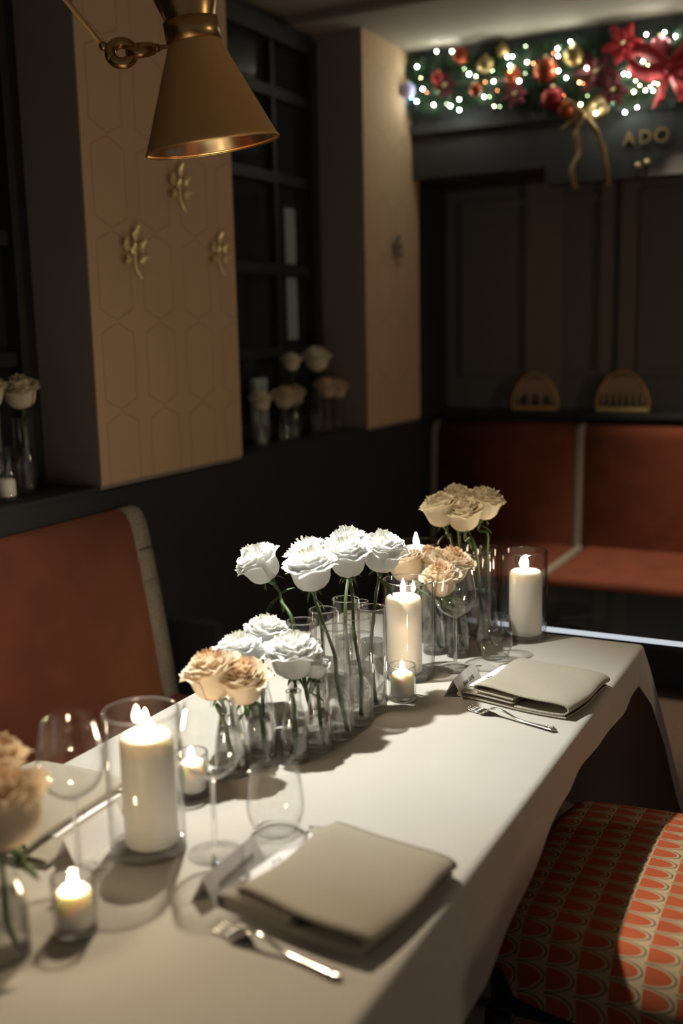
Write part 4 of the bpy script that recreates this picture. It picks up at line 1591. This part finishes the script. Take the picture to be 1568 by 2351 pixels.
for a in ((-1.640, 4.27, 2.548, .034, 'ball_orange', 'orange bauble at the upper left of the garland'),
          (-1.745, 4.285, 2.475, .028, 'ball_red', 'dim red bauble near the left end of the garland'),
          (-1.282, 4.270, 2.445, .048, 'ball_orange', 'large orange bauble at the middle of the garland'),
          (-1.173, 4.275, 2.485, .040, 'ball_gold', 'gold bauble right of the large orange one'),
          (-1.567, 4.250, 2.403, .026, 'ball_orange', 'small orange-red bauble low in the left half of the garland'),
          (-1.535, 4.280, 2.500, .034, 'ball_gold', 'gold bauble in the left half of the garland'),
          (-1.42, 4.29, 2.440, .036, 'ball_orange', 'dim orange bauble low at the centre-left of the garland'),
          (-1.253, 4.270, 2.335, .044, 'ball_red', 'red bauble hanging low beside the gold bow'),
          (-1.195, 4.265, 2.288, .034, 'ball_orange', 'copper bauble lowest beside the gold bow'),
          (-.841, 4.255, 2.471, .038, 'ball_pink', 'shiny pink bauble at the right above the red bow'),
          (-1.872, 4.262, 2.437, .032, 'ball_violet', 'pale violet bauble at the left end of the garland'),
          (-1.466, 4.285, 2.545, .026, 'ball_gold', 'small gold bauble at the top of the garland')):
    bauble(*a)


def poinsettia(x, y, z, r, label, mt='red_dark', seed=1):
    rnd = random.Random(seed)
    t = thing('poinsettia', label, 'flower', (x, y, z), 'red silk flowers in the garland')
    b = MB()
    for k in range(11):
        a = 2 * PI * k / 11 * 1.9 + rnd.uniform(-.2, .2)
        ln = r * (1 if k < 6 else .65)
        d = Vector((math.cos(a), -.35 - .3 * (k >= 6), math.sin(a)))
        leaf_mesh(b, (0, -.004 * (k >= 6), 0), d, ln, ln * .55, (0, -1, 0), -.1)
    b.build('petals', MT[mt], t)
    MB().ball((0, -.02, 0), .006, 8, 6).ball((.008, -.02, .005), .005, 8, 6).build('centre', MT['gold_leaf'], t)


for a in ((-.985, 4.285, 2.505, .085, 'bright red silk flower at the upper right of the garland', 'red', 3), (-1.09, 4.30, 2.42, .09, 'dark red silk flower right of the gold bauble', 'red_dark', 4),
          (-1.415, 4.295, 2.372, .060, 'dark red silk flower low at the centre of the garland', 'red_dark', 5), (-1.715, 4.29, 2.44, .055, 'dark red silk flower at the left of the garland', 'red_dark', 6),
          (-1.02, 4.29, 2.34, .07, 'dark red silk flower above the letters', 'red_dark', 8)):
    poinsettia(*a)


def ribbon(b, pts, wd, wdir, th=.0015):
    P = smooth_pts(pts, 7)
    n = len(P)
    wdir = Vector(wdir).normalized()
    base = len(b.v)
    for i, p in enumerate(P):
        q = (P[min(i + 1, n - 1)] - P[max(i - 1, 0)]).normalized()
        nn = q.cross(wdir).normalized() * th
        tw = wd * (1 + .12 * math.sin(i * .9))
        for sx, sn in ((-1, -1), (1, -1), (1, 1), (-1, 1)):
            b.v.append(tuple(p + wdir * sx * tw * .5 + nn * sn))
    for i in range(n - 1):
        for k in range(4):
            j = (k + 1) % 4
            a = base + i * 4
            b.f.append((a + k, a + j, a + 4 + j, a + 4 + k))
    b.f.append((base, base + 3, base + 2, base + 1))
    b.f.append(tuple(base + (n - 1) * 4 + k for k in range(4)))


def bow(x, y, z, s, mt, label, tails):
    t = thing('ribbon_bow', label, 'bow', (x, y, z))
    for sg in (-1, 1):
        b = MB()
        ribbon(b, [(0, 0, 0), (sg * .05 * s, -.035 * s, .045 * s), (sg * .115 * s, -.03 * s, .075 * s), (sg * .14 * s, -.01 * s, .03 * s), (sg * .08 * s, -.005 * s, -.005 * s), (0, -.004, 0)], .055 * s, (sg * -.25, -.5, .75))
        b.build('loop', MT[mt], t)
    MB().ball((0, -.008, 0), .020 * s, 12, 8).build('knot', MT[mt], t)
    for tl in tails:
        b = MB()
        ribbon(b, [(0, 0, 0)] + tl, .040 * s, (.85, -.5, .1))
        b.build('tail', MT[mt], t)


bow(-.800, 4.245, 2.385, 1.05, 'red', 'bright red velvet bow at the right end of the garland', [[(-.02, -.01, -.05), (-.035, -.01, -.10), (-.05, 0, -.13)], [(.03, -.01, -.06), (.05, 0, -.12)]])
bow(-1.125, 4.27, 2.262, .62, 'gold_ribbon', 'dull gold ribbon bow with long tails hanging below the garland', [[(-.03, -.01, -.06), (-.02, 0, -.14), (-.045, -.01, -.20), (-.03, 0, -.28)], [(.04, -.01, -.05), (.07, 0, -.12), (.09, -.01, -.19), (.10, 0, -.28)], [(-.05, -.01, -.02), (-.09, 0, -.045)]])
for i, (x, z) in enumerate(((-.927, 2.063), (-.894, 2.073))):
    t = thing('brass_knob', ('left' if i == 0 else 'right') + ' one of two small brass knobs below the letters', 'knob', (x, 4.333, z), 'brass knobs on the bulkhead')
    MB().ball((0, 0, 0), .011, 14, 10).build('ball', MT['gold_leaf'], t)
    MB().tube([(0, .003, 0), (0, .012, 0)], .006, 10).build('fixing_pin', MT['gold_leaf'], t)
t = thing('raised_letters', 'dull gold raised letters on the dark bulkhead below the garland', 'sign', (-.905, 4.348, 2.167))
MX = Matrix.Rotation(PI / 2, 4, 'X')
for ch, dx, sz in (('A', -.062, .068), ('D', .0, .068), ('O', .062, .078)):
    text_mesh('letter_' + ch.lower(), ch, sz, MT['gold_ribbon'], t, Matrix.Translation((dx, -.001, 0)) @ MX, 0, .004)
